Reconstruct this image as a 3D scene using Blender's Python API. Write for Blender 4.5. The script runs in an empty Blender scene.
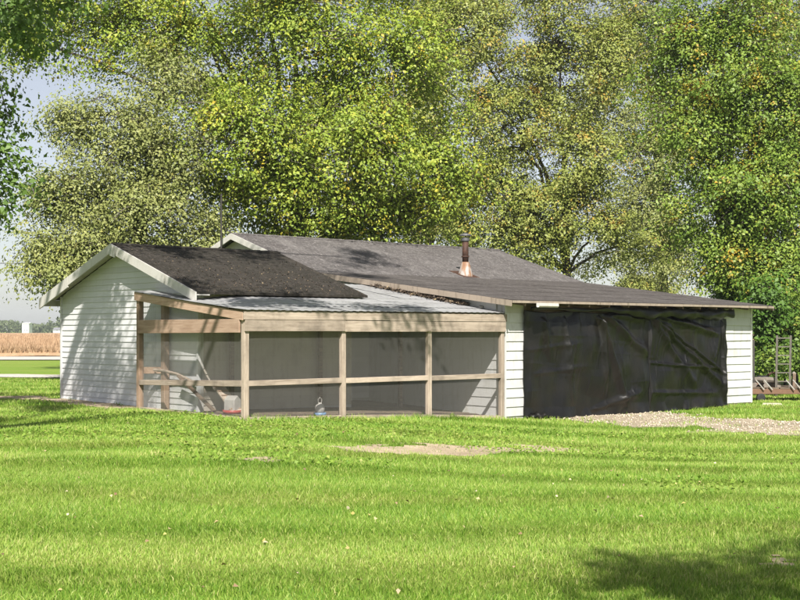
import bpy, math, random
import numpy as np
from mathutils import Vector, Matrix

# ------------------------------------------------------------------ camera, sky, sun, exposure
scene = bpy.context.scene
COL = scene.collection
CAM_H = 1.65
FPX, HOR = 1250.0, 330.0              # focal length and horizon of the 800x600 photograph
cam_data = bpy.data.cameras.new('camera')
cam = bpy.data.objects.new('camera', cam_data); COL.objects.link(cam)
cam.location = (0, 0, CAM_H); cam.rotation_euler = (math.pi/2, 0, 0)
cam_data.sensor_width = 36; cam_data.lens = FPX/800*36
cam_data.shift_y = (HOR-300)/800
cam_data.clip_start = 0.1; cam_data.clip_end = 6000
scene.camera = cam

SUN_EL = math.radians(45); SUN_X = -0.06       # the light travels away from the camera
world = bpy.data.worlds.new('World'); scene.world = world; world.use_nodes = True
wn = world.node_tree; wn.nodes.clear()
sky = wn.nodes.new('ShaderNodeTexSky'); sky.sky_type = 'NISHITA'; sky.sun_disc = False
sky.sun_elevation = SUN_EL; sky.sun_rotation = math.pi; sky.air_density = 1.0; sky.dust_density = 1.0; sky.ozone_density = 1.0
bg = wn.nodes.new('ShaderNodeBackground'); bg.inputs[1].default_value = 0.066
wo = wn.nodes.new('ShaderNodeOutputWorld')
hs = wn.nodes.new('ShaderNodeHueSaturation'); hs.inputs['Saturation'].default_value = .48; hs.inputs['Hue'].default_value = .515; hs.inputs['Value'].default_value = 1.0
wn.links.new(sky.outputs[0], hs.inputs['Color']); wn.links.new(hs.outputs[0], bg.inputs[0]); wn.links.new(bg.outputs[0], wo.inputs[0])
sl = bpy.data.lights.new('sun', 'SUN'); sl.energy = 5.0; sl.angle = math.radians(0.55); sl.color = (1.0, 0.95, 0.87)
sun = bpy.data.objects.new('sun', sl); COL.objects.link(sun)
sd = Vector((SUN_X, 1, 0)).normalized()*math.cos(SUN_EL) + Vector((0, 0, -math.sin(SUN_EL)))
sun.rotation_euler = sd.to_track_quat('-Z', 'Y').to_euler(); sun.location = (0, -20, 30)
scene.view_settings.view_transform = 'Standard'; scene.view_settings.look = 'None'
scene.view_settings.gamma = 1; scene.view_settings.use_curve_mapping = False
scene.view_settings.exposure = 0.95
scene.render.engine = 'CYCLES'
scene.cycles.max_bounces = 6; scene.cycles.diffuse_bounces = 3; scene.cycles.glossy_bounces = 2; scene.cycles.transmission_bounces = 4; scene.cycles.volume_bounces = 0

rng = np.random.default_rng(7)
random.seed(7)

# ------------------------------------------------------------------ helpers
def tag(o, label=None, cat=None, group=None, kind=None):
    if label: o['label'] = label
    if cat: o['category'] = cat
    if group: o['group'] = group
    if kind: o['kind'] = kind
    return o

def mesh_data(name, V, F, mat=None, smooth=False):
    me = bpy.data.meshes.new(name)
    me.from_pydata([tuple(map(float, v)) for v in V], [], [tuple(int(i) for i in f) for f in F])
    if mat: me.materials.append(mat)
    if smooth: me.polygons.foreach_set('use_smooth', [True]*len(me.polygons))
    me.update()
    return me

def np_mesh(name, V, loops, starts, totals, mat=None, smooth=False):
    """fast build: V (n,3), loops flat vertex ids"""
    me = bpy.data.meshes.new(name)
    me.vertices.add(len(V)); me.vertices.foreach_set('co', np.asarray(V, np.float32).ravel())
    me.loops.add(len(loops)); me.loops.foreach_set('vertex_index', np.asarray(loops, np.int32))
    me.polygons.add(len(starts)); me.polygons.foreach_set('loop_start', np.asarray(starts, np.int32))
    try: me.polygons.foreach_set('loop_total', np.asarray(totals, np.int32))
    except Exception: pass
    if mat: me.materials.append(mat)
    if smooth: me.polygons.foreach_set('use_smooth', np.ones(len(starts), bool))
    me.update(calc_edges=True)
    return me

def link(name, me, parent=None, loc=None):
    o = bpy.data.objects.new(name, me); COL.objects.link(o)
    if parent: o.parent = parent
    if loc is not None: o.location = loc
    return o

def empty(name, loc=(0, 0, 0), rz=0.0):
    o = bpy.data.objects.new(name, None); COL.objects.link(o)
    o.location = loc; o.rotation_euler = (0, 0, rz); o.empty_display_size = 0.3
    return o

BOXF = [(0, 3, 2, 1), (4, 5, 6, 7), (0, 1, 5, 4), (1, 2, 6, 5), (2, 3, 7, 6), (3, 0, 4, 7)]
def hexa(name, pts, mat, parent=None):
    return link(name, mesh_data(name, pts, BOXF, mat), parent)

def box(name, x0, x1, y0, y1, z0, z1, mat, parent=None):
    return hexa(name, [(x0, y0, z0), (x1, y0, z0), (x1, y1, z0), (x0, y1, z0), (x0, y0, z1), (x1, y0, z1), (x1, y1, z1), (x0, y1, z1)], mat, parent)

def bevel(o, w=0.006, seg=1):
    m = o.modifiers.new('bevel', 'BEVEL'); m.width = w; m.segments = seg; m.limit_method = 'ANGLE'
    return o

def beam_pts(p0, p1, w, h, up=(0, 0, 1)):
    p0, p1, up = Vector(p0), Vector(p1), Vector(up)
    d = (p1-p0).normalized(); s = d.cross(up).normalized(); t = s.cross(d).normalized()
    out = []
    for p in (p0, p1):
        for a, b in ((-1, -1), (1, -1), (1, 1), (-1, 1)):
            out.append(p + s*(a*w/2) + t*(b*h/2))
    return out
def beam(name, p0, p1, w, h, mat, parent=None, up=(0, 0, 1)):
    return hexa(name, beam_pts(p0, p1, w, h, up), mat, parent)

class MB:
    def __init__(s): s.V = []; s.F = []
    def add(s, V, F):
        n = len(s.V); s.V += [tuple(v) for v in V]; s.F += [tuple(i+n for i in f) for f in F]
    def beam(s, *a, **k): s.add(beam_pts(*a, **k), BOXF)
    def box(s, x0, x1, y0, y1, z0, z1):
        s.add([(x0, y0, z0), (x1, y0, z0), (x1, y1, z0), (x0, y1, z0), (x0, y0, z1), (x1, y0, z1), (x1, y1, z1), (x0, y1, z1)], BOXF)
    def lathe(s, prof, c=(0, 0, 0), k=20, cap=True):
        n = len(s.V)
        for r, z in prof:
            for i in range(k):
                a = 2*math.pi*i/k; s.V.append((c[0]+r*math.cos(a), c[1]+r*math.sin(a), c[2]+z))
        for j in range(len(prof)-1):
            for i in range(k):
                a = n+j*k+i; b = n+j*k+(i+1) % k; s.F.append((a, b, b+k, a+k))
        if cap:
            s.F.append(tuple(n+i for i in reversed(range(k)))); s.F.append(tuple(n+(len(prof)-1)*k+i for i in range(k)))
    def tube(s, path, rad, k=6):
        path = [Vector(p) for p in path]; n = len(s.V)
        for i, p in enumerate(path):
            d = (path[min(i+1, len(path)-1)]-path[max(i-1, 0)]).normalized()
            ref = Vector((0.31, 0.95, 0.05)) if abs(d.z) > .7 else Vector((0, 0, 1))
            a = d.cross(ref).normalized(); b = d.cross(a)
            r = rad[i] if hasattr(rad, '__len__') else rad
            for q in range(k):
                t = 2*math.pi*q/k; s.V.append(tuple(p + a*(r*math.cos(t)) + b*(r*math.sin(t))))
        for i in range(len(path)-1):
            for q in range(k):
                a = n+i*k+q; b = n+i*k+(q+1) % k; s.F.append((a, b, b+k, a+k))
        s.F.append(tuple(n+i for i in range(k))); m = n+(len(path)-1)*k; s.F.append(tuple(m+i for i in reversed(range(k))))
    def build(s, name, mat, parent=None, smooth=False):
        return link(name, mesh_data(name, s.V, s.F, mat, smooth), parent)

# ------------------------------------------------------------------ materials
def srgb(r, g, b):
    f = lambda c: ((c/255)/12.92 if c/255 <= .04045 else ((c/255+.055)/1.055)**2.4)
    return (f(r), f(g), f(b), 1)

class NT:
    def __init__(s, name):
        s.m = bpy.data.materials.new(name); s.m.use_nodes = True; s.t = s.m.node_tree; s.t.nodes.clear()
        s.out = s.n('ShaderNodeOutputMaterial')
    def n(s, typ, **kw):
        nd = s.t.nodes.new(typ)
        for k, v in kw.items(): setattr(nd, k, v)
        return nd
    def l(s, a, b): s.t.links.new(a, b)
    def coord(s, kind='Object', scale=(1, 1, 1), rot=(0, 0, 0)):
        tc = s.n('ShaderNodeTexCoord'); mp = s.n('ShaderNodeMapping')
        mp.inputs['Scale'].default_value = scale; mp.inputs['Rotation'].default_value = rot
        s.l(tc.outputs[kind], mp.inputs[0]); return mp.outputs[0]
    def noise(s, co, scale, detail=4, rough=.6, dist=0):
        nd = s.n('ShaderNodeTexNoise'); nd.inputs['Scale'].default_value = scale; nd.inputs['Detail'].default_value = detail
        nd.inputs['Roughness'].default_value = rough; nd.inputs['Distortion'].default_value = dist
        s.l(co, nd.inputs['Vector']); return nd.outputs[0]
    def ramp(s, fac, stops, interp='LINEAR'):
        nd = s.n('ShaderNodeValToRGB'); cr = nd.color_ramp; cr.interpolation = interp
        while len(cr.elements) < len(stops): cr.elements.new(.5)
        for e, (p, c) in zip(cr.elements, stops):
            e.position = p; e.color = c if len(c) == 4 else (*c, 1)
        s.l(fac, nd.inputs[0]); return nd.outputs[0]
    def mix(s, fac, a, b, blend='MIX'):
        nd = s.n('ShaderNodeMix', data_type='RGBA', blend_type=blend)
        for sock, val in ((nd.inputs[0], fac), (nd.inputs[6], a), (nd.inputs[7], b)):
            if hasattr(val, 'node'): s.l(val, sock)
            elif isinstance(val, (int, float)): sock.default_value = val
            else: sock.default_value = val if len(val) == 4 else (*val, 1)
        return nd.outputs[2]
    def math(s, op, a, b=0.0):
        nd = s.n('ShaderNodeMath', operation=op)
        for sock, val in ((nd.inputs[0], a), (nd.inputs[1], b)):
            if hasattr(val, 'node'): s.l(val, sock)
            else: sock.default_value = val
        return nd.outputs[0]
    def bump(s, h, strength=.3, dist=.01):
        nd = s.n('ShaderNodeBump'); nd.inputs['Strength'].default_value = strength; nd.inputs['Distance'].default_value = dist
        s.l(h, nd.inputs['Height']); return nd.outputs[0]
    def bsdf(s, color, rough=.8, metal=0.0, spec=.5, normal=None):
        nd = s.n('ShaderNodeBsdfPrincipled')
        for key, val in (('Base Color', color), ('Roughness', rough), ('Metallic', metal), ('Specular IOR Level', spec)):
            if hasattr(val, 'node'): s.l(val, nd.inputs[key])
            elif isinstance(val, (int, float)): nd.inputs[key].default_value = val
            else: nd.inputs[key].default_value = val if len(val) == 4 else (*val, 1)
        if normal is not None: s.l(normal, nd.inputs['Normal'])
        return nd.outputs[0]
    def done(s, sh): s.l(sh, s.out.inputs[0]); return s.m

def island(nt): return nt.n('ShaderNodeNewGeometry').outputs['Random Per Island']
def objrand(nt): return nt.n('ShaderNodeObjectInfo').outputs['Random']

def leaf_mat(name, stops, autumn=None, autumn_amt=0.0, transl=.22, clump=1.6, gain=1.22):
    stops = [(p, tuple(min(.62, x*gain) for x in q)) for p, q in stops]
    t = NT(name); co = t.coord('Object')
    n1 = t.ramp(t.noise(co, clump, 4, .6), [(.30, (0, 0, 0)), (.70, (1, 1, 1))])
    f = t.math('ADD', t.math('MULTIPLY', n1, .76), t.math('MULTIPLY', island(t), .24))
    c = t.ramp(f, stops)
    if autumn:
        nn = t.noise(co, .9, 4, .65); sel = t.ramp(nn, [(1-autumn_amt-.03, (0, 0, 0)), (1-autumn_amt+.06, (1, 1, 1))])
        c = t.mix(t.math('MULTIPLY', sel, t.ramp(island(t), [(.15, (1, 1, 1)), (.85, (.35,)*3)])), c, t.ramp(island(t), autumn))
    p = t.bsdf(c, .5, 0, .3)
    tr = t.n('ShaderNodeBsdfTranslucent'); t.l(t.mix(.30, c, (.20, .32, .03)), tr.inputs[0])
    mx = t.n('ShaderNodeMixShader'); mx.inputs[0].default_value = transl
    t.l(p, mx.inputs[1]); t.l(tr.outputs[0], mx.inputs[2])
    return t.done(mx.outputs[0])

M = {}
M['leaf_maple'] = leaf_mat('maple_leaf', [(0, (.085, .145, .018)), (.5, (.175, .235, .030)), (.85, (.31, .335, .045)), (1, (.43, .40, .06))],
                           [(0, (.55, .36, .03)), (1, (.50, .43, .06))], .40)
M['leaf_pale'] = leaf_mat('pale_leaf', [(0, (.14, .175, .05)), (.6, (.23, .25, .08)), (1, (.36, .36, .14))], [(0, (.38, .33, .08)), (1, (.32, .32, .09))], .36, gain=1.08)
M['leaf_mid'] = leaf_mat('back_leaf', [(0, (.12, .16, .035)), (.6, (.215, .24, .055)), (1, (.33, .33, .09))], [(0, (.52, .28, .05)), (1, (.46, .33, .08))], .41)
M['leaf_right'] = leaf_mat('dense_leaf', [(0, (.06, .12, .017)), (.6, (.145, .21, .03)), (1, (.30, .34, .055))], [(0, (.52, .28, .03)), (1, (.44, .35, .05))], .41)
M['leaf_near'] = leaf_mat('near_leaf', [(0, (.05, .10, .02)), (.7, (.09, .15, .028)), (1, (.17, .22, .04))])
M['leaf_vine'] = leaf_mat('vine_leaf', [(0, (.035, .085, .012)), (.7, (.075, .14, .02)), (1, (.16, .23, .03))])
M['leaf_shrub'] = leaf_mat('shrub_leaf', [(0, (.06, .11, .018)), (.7, (.12, .18, .028)), (1, (.25, .27, .04))], [(0, (.4, .3, .05)), (1, (.35, .2, .05))], .4)
M['leaf_far'] = leaf_mat('far_leaf', [(0, (.05, .07, .03)), (1, (.10, .12, .05))])

def bark(name, a, b):
    t = NT(name); co = t.coord('Object', (1, 1, .25))
    n1 = t.noise(co, 9, 6, .7); c = t.ramp(n1, [(.3, a), (.7, b)])
    return t.done(t.bsdf(c, .9, 0, .2, t.bump(n1, .7, .03)))
M['bark'] = bark('grey_bark', (.05, .042, .034), (.21, .185, .155))
M['bark_dark'] = bark('dark_bark', (.025, .02, .016), (.09, .075, .06))

# lawn
def grass_mat(name, lo, mid, hi, straw):
    t = NT(name); co = t.coord('Object'); band = t.coord('Object', (.10, .75, 1), (0, 0, .05))
    c = t.ramp(island(t), [(0, lo), (.5, mid), (.93, hi), (1, straw)])
    c = t.mix(t.ramp(t.noise(band, 1.0, 3, .55), [(.38, (0, 0, 0)), (.62, (.75,)*3)]), c, t.ramp(island(t), [(0, mid), (.6, hi), (1, straw)]))
    c = t.mix(t.ramp(t.noise(co, .8, 3), [(.5, (0, 0, 0)), (.75, (.5,)*3)]), c, lo)
    p = t.bsdf(c, .55, 0, .3)
    tr = t.n('ShaderNodeBsdfTranslucent'); t.l(c, tr.inputs[0])
    mx = t.n('ShaderNodeMixShader'); mx.inputs[0].default_value = .3
    t.l(p, mx.inputs[1]); t.l(tr.outputs[0], mx.inputs[2])
    return t.done(mx.outputs[0])
M['grass'] = grass_mat('lawn_grass', (.095, .205, .017), (.175, .31, .031), (.33, .425, .08), (.5, .47, .2))
M['weeds'] = grass_mat('weed_leaf', (.11, .21, .022), (.17, .29, .032), (.25, .35, .055), (.36, .38, .11))

def ground_mat():
    t = NT('lawn_soil'); co = t.coord('Object'); band = t.coord('Object', (.10, .75, 1), (0, 0, .05))
    f = t.noise(co, 60, 5, .7); g = t.noise(co, 1.1, 4); b = t.noise(band, 1.0, 3, .55)
    c = t.ramp(f, [(.25, (.08, .14, .018)), (.5, (.15, .245, .03)), (.75, (.26, .34, .055))])
    c = t.mix(t.ramp(b, [(.38, (0, 0, 0)), (.62, (.6,)*3)]), c, t.ramp(f, [(.25, (.13, .18, .03)), (.7, (.29, .33, .07))]))
    c = t.mix(t.ramp(g, [(.58, (0, 0, 0)), (.8, (.45,)*3)]), c, (.20, .19, .07))
    return t.done(t.bsdf(c, .9, 0, .15, t.bump(f, .8, .03)))
M['ground'] = ground_mat()
def soil(name, a, b, sc=14):
    t = NT(name); co = t.coord('Object'); n1 = t.noise(co, sc, 8, .7); n2 = t.noise(co, 1.5, 3)
    c = t.mix(t.ramp(n2, [(.35, (0, 0, 0)), (.7, (.6,)*3)]), t.ramp(n1, [(.3, a), (.7, b)]), tuple(x*.6 for x in a))
    return t.done(t.bsdf(c, .95, 0, .1, t.bump(n1, .8, .03)))
M['dirt'] = soil('bare_dirt', (.34, .265, .175), (.56, .465, .335))
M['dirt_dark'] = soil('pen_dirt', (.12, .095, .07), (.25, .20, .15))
M['gravel_bed'] = soil('gravel_bed', (.30, .245, .17), (.50, .43, .325), 40)
t = NT('gravel_stone'); M['stone'] = t.done(t.bsdf(t.ramp(island(t), [(0, (.26, .215, .155)), (.5, (.42, .36, .275)), (1, (.56, .50, .40))]), .9))
t = NT('road_surface'); co = t.coord('Object'); M['road'] = t.done(t.bsdf(t.ramp(t.noise(co, 6, 5), [(.3, (.36, .33, .29)), (.7, (.50, .47, .42))]), .95))
t = NT('ripe_crop'); M['crop'] = t.done(t.bsdf(t.ramp(island(t), [(0, (.26, .17, .10)), (.6, (.37, .25, .155)), (1, (.46, .33, .21))]), .95, 0, .1))
t = NT('crop_bed'); co = t.coord('Object', (1, .12, 1)); M['crop_bed'] = t.done(t.bsdf(t.ramp(t.noise(co, 3, 8, .75), [(.3, (.26, .17, .10)), (.7, (.42, .29, .18))]), .95, 0, .1))
t = NT('fallen_leaf'); M['fallen'] = t.done(t.bsdf(t.ramp(island(t), [(0, (.16, .09, .045)), (.35, (.36, .27, .16)), (.6, (.42, .38, .10)), (.75, (.42, .35, .22)), (1, (.50, .43, .31))]), .7))
t = NT('brown_leaf_litter'); M['litter'] = t.done(t.bsdf(t.ramp(island(t), [(0, (.035, .025, .018)), (.7, (.10, .07, .045)), (.95, (.20, .15, .085)), (1, (.34, .27, .14))]), .8))

def wood(name, axis, a, b, stain_shade=(.06, .05, .04), stain_shade_amt=.5):
    sc = [22, 22, 22]; sc[axis] = 1.6
    t = NT(name); co = t.coord('Object', tuple(sc)); r = t.n('ShaderNodeVectorMath', operation='ADD')
    oi = t.n('ShaderNodeObjectInfo'); cmb = t.n('ShaderNodeCombineXYZ')
    for i in range(3): t.l(t.math('MULTIPLY', oi.outputs['Random'], 37.0+i*11), cmb.inputs[i])
    t.l(co, r.inputs[0]); t.l(cmb.outputs[0], r.inputs[1]); co2 = r.outputs[0]
    n1 = t.noise(co2, 1.0, 5, .65, .6)
    plain = t.coord('Object'); n2 = t.noise(plain, 1.7, 5, .65)
    c = t.ramp(n1, [(.28, a), (.72, b)])
    c = t.mix(t.ramp(n2, [(.48, (0, 0, 0)), (.7, (stain_shade_amt,)*3)]), c, stain_shade)  # water stains, enlarged so the colour also carries tree shadow marks
    hsv = t.n('ShaderNodeHueSaturation'); t.l(c, hsv.inputs['Color'])
    t.l(t.math('ADD', t.math('MULTIPLY', oi.outputs['Random'], .4), .8), hsv.inputs['Value'])
    return t.done(t.bsdf(hsv.outputs[0], .85, 0, .2, t.bump(n1, .5, .006)))
WA, WB = (.245, .195, .15), (.475, .395, .32)
M['wood_u'] = wood('weathered_wood_along', 0, WA, WB)
M['wood_v'] = wood('weathered_wood_side', 1, WA, WB)
M['wood_z'] = wood('weathered_wood_post', 2, WA, WB)
M['cedar_v'] = wood('pinkish_wood_side', 1, (.28, .185, .13), (.46, .335, .25), (.2, .12, .07), .35)
M['cedar_z'] = wood('pinkish_wood_post', 2, (.28, .19, .13), (.46, .33, .245), (.12, .08, .05), .4)
M['wood_dark'] = wood('rotten_and_shaded_wood', 0, (.07, .05, .035), (.2, .15, .11))  # dark wood; also stands in for shade on header, rafter tails and deck

def paint(name, base, dirt, amt=.35, rough=.6, zdirt=True):
    t = NT(name); co = t.coord('Object'); streak = t.coord('Object', (9, 9, 1.2))
    n1 = t.noise(streak, 1, 5, .65); n2 = t.noise(co, 2.2, 4)
    c = t.mix(t.ramp(n1, [(.52, (0, 0, 0)), (.75, (amt,)*3)]), base, dirt)
    c = t.mix(t.ramp(n2, [(.5, (0, 0, 0)), (.8, (amt*.6,)*3)]), c, tuple(x*.7 for x in dirt))
    oi = t.n('ShaderNodeObjectInfo'); hsv = t.n('ShaderNodeHueSaturation'); t.l(c, hsv.inputs['Color'])
    t.l(t.math('ADD', t.math('MULTIPLY', oi.outputs['Random'], .13), .90), hsv.inputs['Value'])
    return t.done(t.bsdf(hsv.outputs[0], rough, 0, .35, t.bump(n1, .15, .004)))
M['vinyl'] = paint('white_vinyl_siding', (.55, .55, .555), (.40, .39, .37), .3, .5)
M['white'] = paint('old_white_paint', (.52, .52, .515), (.34, .31, .25), .6, .65)
M['trim'] = paint('white_trim', (.50, .485, .455), (.33, .29, .24), .6, .6)
M['eave_edge'] = paint('worn_eave_edge', (.29, .24, .19), (.09, .07, .05), .85, .85)
M['shaded_siding'] = paint('shaded_tan_siding', (.36, .325, .275), (.20, .175, .14), .7, .8)  # brownish shade inside the pen put into the siding colour
M['backing'] = paint('wall_backing', (.45, .44, .42), (.25, .23, .2), .5, .85)

def shingle(name, a, b, moss, light):
    t = NT(name); co = t.coord('Object')
    br = t.n('ShaderNodeTexBrick'); br.offset = .5; br.inputs['Scale'].default_value = 1
    br.inputs['Brick Width'].default_value = .30; br.inputs['Row Height'].default_value = .14; br.inputs['Mortar Size'].default_value = .008
    br.inputs['Color1'].default_value = (*a, 1); br.inputs['Color2'].default_value = (*b, 1); br.inputs['Mortar'].default_value = (*[x*.5 for x in a], 1)
    t.l(co, br.inputs['Vector'])
    n1 = t.noise(co, 90, 3, .7); n2 = t.noise(co, 1.3, 5, .7); n3 = t.noise(t.coord('Object', (1.5, .35, 1)), 1.6, 4)
    c = t.mix(t.ramp(n1, [(.35, (.0,)*3), (.75, (.55,)*3)]), br.outputs['Color'], light)
    c = t.mix(t.ramp(n2, [(.48, (0, 0, 0)), (.68, (.7,)*3)]), c, moss)
    c = t.mix(t.ramp(t.noise(co, 9, 5, .75), [(.42, (0, 0, 0)), (.62, (.5,)*3)]), c, moss)
    c = t.mix(t.ramp(t.noise(t.coord('Object', (1, .45, 1)), 24, 2, .6), [(.40, (0, 0, 0)), (.62, (.75,)*3)]), c, moss)
    c = t.mix(t.ramp(t.noise(t.coord('Object', (1, .5, 1)), 17, 2, .6), [(.56, (0, 0, 0)), (.68, (.7,)*3)]), c, light)
    c = t.mix(t.ramp(n3, [(.5, (0, 0, 0)), (.75, (.35,)*3)]), c, light)
    h = t.math('ADD', t.math('MULTIPLY', n1, .6), br.outputs['Fac'])
    return t.done(t.bsdf(c, .9, 0, .25, t.bump(h, .5, .01)))
M['shingle_dark'] = shingle('dark_mossy_shingle', (.022, .020, .018), (.036, .032, .029), (.016, .014, .009), (.065, .054, .045))
M['shingle_grey'] = shingle('grey_shingle', (.092, .085, .083), (.125, .116, .113), (.058, .051, .050), (.235, .22, .21))
M['shingle_low'] = shingle('dark_roll_roofing', (.066, .058, .055), (.088, .078, .074), (.042, .036, .034), (.165, .15, .14))

t = NT('weathered_sheet_metal'); co = t.coord('Object', (.6, 6, 1)); n1 = t.noise(co, 1, 5); n2 = t.noise(t.coord('Object'), 2.5, 6, .7)
c = t.ramp(n1, [(.3, (.27, .27, .27)), (.7, (.41, .412, .42))]); c = t.mix(t.ramp(n2, [(.5, (0, 0, 0)), (.72, (.6,)*3)]), c, (.17, .165, .16))
M['sheet'] = t.done(t.bsdf(c, .5, .25, .5, t.bump(n1, .15, .01)))
t = NT('galvanised_wire'); M['wire'] = t.done(t.bsdf((.27, .26, .24), .6, .2))
t = NT('black_plastic_sheeting'); co = t.coord('Object'); n1 = t.noise(co, 4, 7, .65, .8); n2 = t.noise(co, 22, 4, .65, 1.5)
n3 = t.noise(t.coord('Object', (7, 7, 1.3)), 1, 5, .6, .6)
c = t.mix(t.ramp(t.noise(co, 1.4, 6, .7), [(.45, (0, 0, 0)), (.72, (.75,)*3)]), (.005, .0049, .0047), (.017, .015, .011))
vd = t.n('ShaderNodeVectorMath', operation='ADD'); nz_ = t.n('ShaderNodeTexNoise'); nz_.inputs['Scale'].default_value = 2.0; t.l(co, nz_.inputs['Vector']); t.l(co, vd.inputs[0]); t.l(nz_.outputs['Color'], vd.inputs[1])
vo = t.n('ShaderNodeTexVoronoi', feature='DISTANCE_TO_EDGE'); vo.inputs['Scale'].default_value = 3.2; t.l(vd.outputs[0], vo.inputs['Vector'])
vo2 = t.n('ShaderNodeTexVoronoi', feature='DISTANCE_TO_EDGE'); vo2.inputs['Scale'].default_value = 9; t.l(vd.outputs[0], vo2.inputs['Vector'])
n1b = t.math('ADD', t.math('MULTIPLY', t.math('MINIMUM', vo.outputs[0], .16), .9), t.math('MULTIPLY', t.math('MINIMUM', vo2.outputs[0], .1), .5))
hh = t.math('ADD', t.math('ADD', t.math('ADD', n1, n1b), t.math('MULTIPLY', n2, .35)), t.math('MULTIPLY', n3, .5))
M['tarp'] = t.done(t.bsdf(c, t.ramp(n1, [(.3, (.30,)*3), (.7, (.48,)*3)]), 0, .35, t.bump(hh, .28, .025)))
t = NT('rusty_pipe'); co = t.coord('Object'); M['rust'] = t.done(t.bsdf(t.ramp(t.noise(co, 7, 6, .7), [(.3, (.03, .018, .014)), (.6, (.085, .04, .025)), (.8, (.2, .08, .03))]), .75, .3))
t = NT('rust_streaked_flashing'); co = t.coord('Object', (3, 3, .6)); M['flashing'] = t.done(t.bsdf(t.ramp(t.noise(co, 2.6, 4, .6), [(.40, (.33, .31, .29)), (.52, (.24, .13, .07)), (.8, (.13, .06, .03))]), .7, 0))
t = NT('galvanised_cap'); M['zinc'] = t.done(t.bsdf((.13, .13, .135), .5, .5))
def plain(name, c, rough=.6, metal=0):
    t = NT(name); co = t.coord('Object'); n = t.noise(co, 8, 5)
    return t.done(t.bsdf(t.ramp(n, [(.3, tuple(x*.75 for x in c)), (.7, c)]), rough, metal))
M['dark_metal'] = plain('dark_metal', (.06, .055, .05), .6, .5)
M['ladder_metal'] = plain('dull_ladder_metal', (.15, .135, .115), .7, .2)
M['white_plastic'] = plain('white_plastic', (.40, .385, .36), .5)
M['red_plastic'] = plain('red_plastic', (.42, .06, .05), .45)
M['blue_plastic'] = plain('blue_plastic', (.16, .28, .46), .45)
M['dull_white'] = plain('shaded_white_steel', (.34, .33, .31), .7)  # white darkened to paint in the shade on the trailer braces
M['black'] = plain('black_rubber', (.015, .015, .016), .6)
M['rusty_beam'] = plain('rusty_beam', (.17, .095, .06), .9)
M['far_white'] = plain('far_white_paint', (.75, .75, .76), .8)
M['far_grey'] = plain('far_grey_roof', (.2, .2, .22), .8)
M['cut_wood'] = plain('grey_firewood', (.22, .19, .16), .9)

# ------------------------------------------------------------------ places
TH = math.atan2(1250, 1400)                      # the buildings stand turned by this angle
DU = np.array([math.cos(TH), math.sin(TH)]); DV = np.array([-DU[1], DU[0]])
P0 = np.array([-2.90, 23.4])                     # front left corner post of the pen
def W(u, v): return P0 + DU*u + DV*v
def UV(X, Y):
    dx, dy = X-P0[0], Y-P0[1]; return dx*DU[0]+dy*DU[1], dx*DV[0]+dy*DV[1]
def sstep(a, b, x):
    t = np.clip((np.asarray(x, float)-a)/(b-a), 0, 1); return t*t*(3-2*t)
def gz(X, Y):
    X = np.asarray(X, float); Y = np.asarray(Y, float)
    z = -.42*sstep(-4.5, 5.5, X)*sstep(9, 22, Y)
    near = 1-sstep(40, 60, np.hypot(X, Y))
    return z + near*(.025*np.sin(X*.7+1.3*np.sin(Y*.4))*np.cos(Y*.55+.5) + .012*np.sin(X*1.9+.4)*np.sin(Y*2.3))
def gloc(u, v): p = W(u, v); return float(gz(p[0], p[1]))
def gp(px, py):
    z = 0.
    for _ in range(12):
        Y = FPX*(CAM_H-z)/(py-HOR); X = (px-400)/FPX*Y; z = float(gz(X, Y))
    return X, Y
def local_empty(name): return empty(name, (P0[0], P0[1], 0), TH)

def vnoise(X, Y, s, seed=0):
    """cheap smooth value noise"""
    X = np.asarray(X)*s+seed*17.3; Y = np.asarray(Y)*s+seed*9.1
    xi, yi = np.floor(X).astype(int), np.floor(Y).astype(int); fx, fy = X-xi, Y-yi
    fx = fx*fx*(3-2*fx); fy = fy*fy*(3-2*fy)
    h = lambda a, b: np.modf(np.abs(np.sin(a*127.1+b*311.7+seed*3.1)*43758.5453))[0]
    return (h(xi, yi)*(1-fx)+h(xi+1, yi)*fx)*(1-fy)+(h(xi, yi+1)*(1-fx)+h(xi+1, yi+1)*fx)*fy

def in_poly(X, Y, poly):
    X = np.asarray(X); Y = np.asarray(Y); ins = np.zeros(X.shape, bool); n = len(poly)
    for i in range(n):
        x0, y0 = poly[i]; x1, y1 = poly[(i+1) % n]
        c = ((y0 > Y) != (y1 > Y)) & (X < (x1-x0)*(Y-y0)/((y1-y0) if y1 != y0 else 1e-9)+x0)
        ins ^= c
    return ins

# outlines on the ground
GRAVEL = [gp(*p) for p in ((548, 416.5), (575, 421), (640, 426), (720, 431), (800, 436), (880, 439), (1000, 444), (1000, 424), (880, 424), (800, 422), (740, 419), (690, 415.5), (668, 412), (690, 409), (700, 406), (640, 407), (570, 410), (545, 412))]
BARE = [[gp(*p) for p in ((345, 450), (380, 455), (450, 456), (520, 452), (585, 446), (560, 441), (480, 445), (400, 446))],
        [gp(*p) for p in ((232, 461), (262, 465), (298, 464), (290, 459), (255, 458))],
        [gp(*p) for p in ((745, 568), (770, 573), (800, 570), (790, 563), (765, 563))]]
DIRT_EDGE = [tuple(W(u, v)) for u, v in ((-.45, 4.2), (-.5, 6), (-.35, 8.6), (-.9, 9.6), (-2.0, 14), (-2.5, 22), (-1.4, 22), (-.4, 14), (.4, 9.2), (.5, 8.4), (.5, 3.9))]
def mask_gravel(X, Y):
    j = (vnoise(X, Y, 1.6, 3)-.5)*.9+(vnoise(X, Y, 6, 4)-.5)*.5; return in_poly(X+j, Y+j, GRAVEL)
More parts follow.
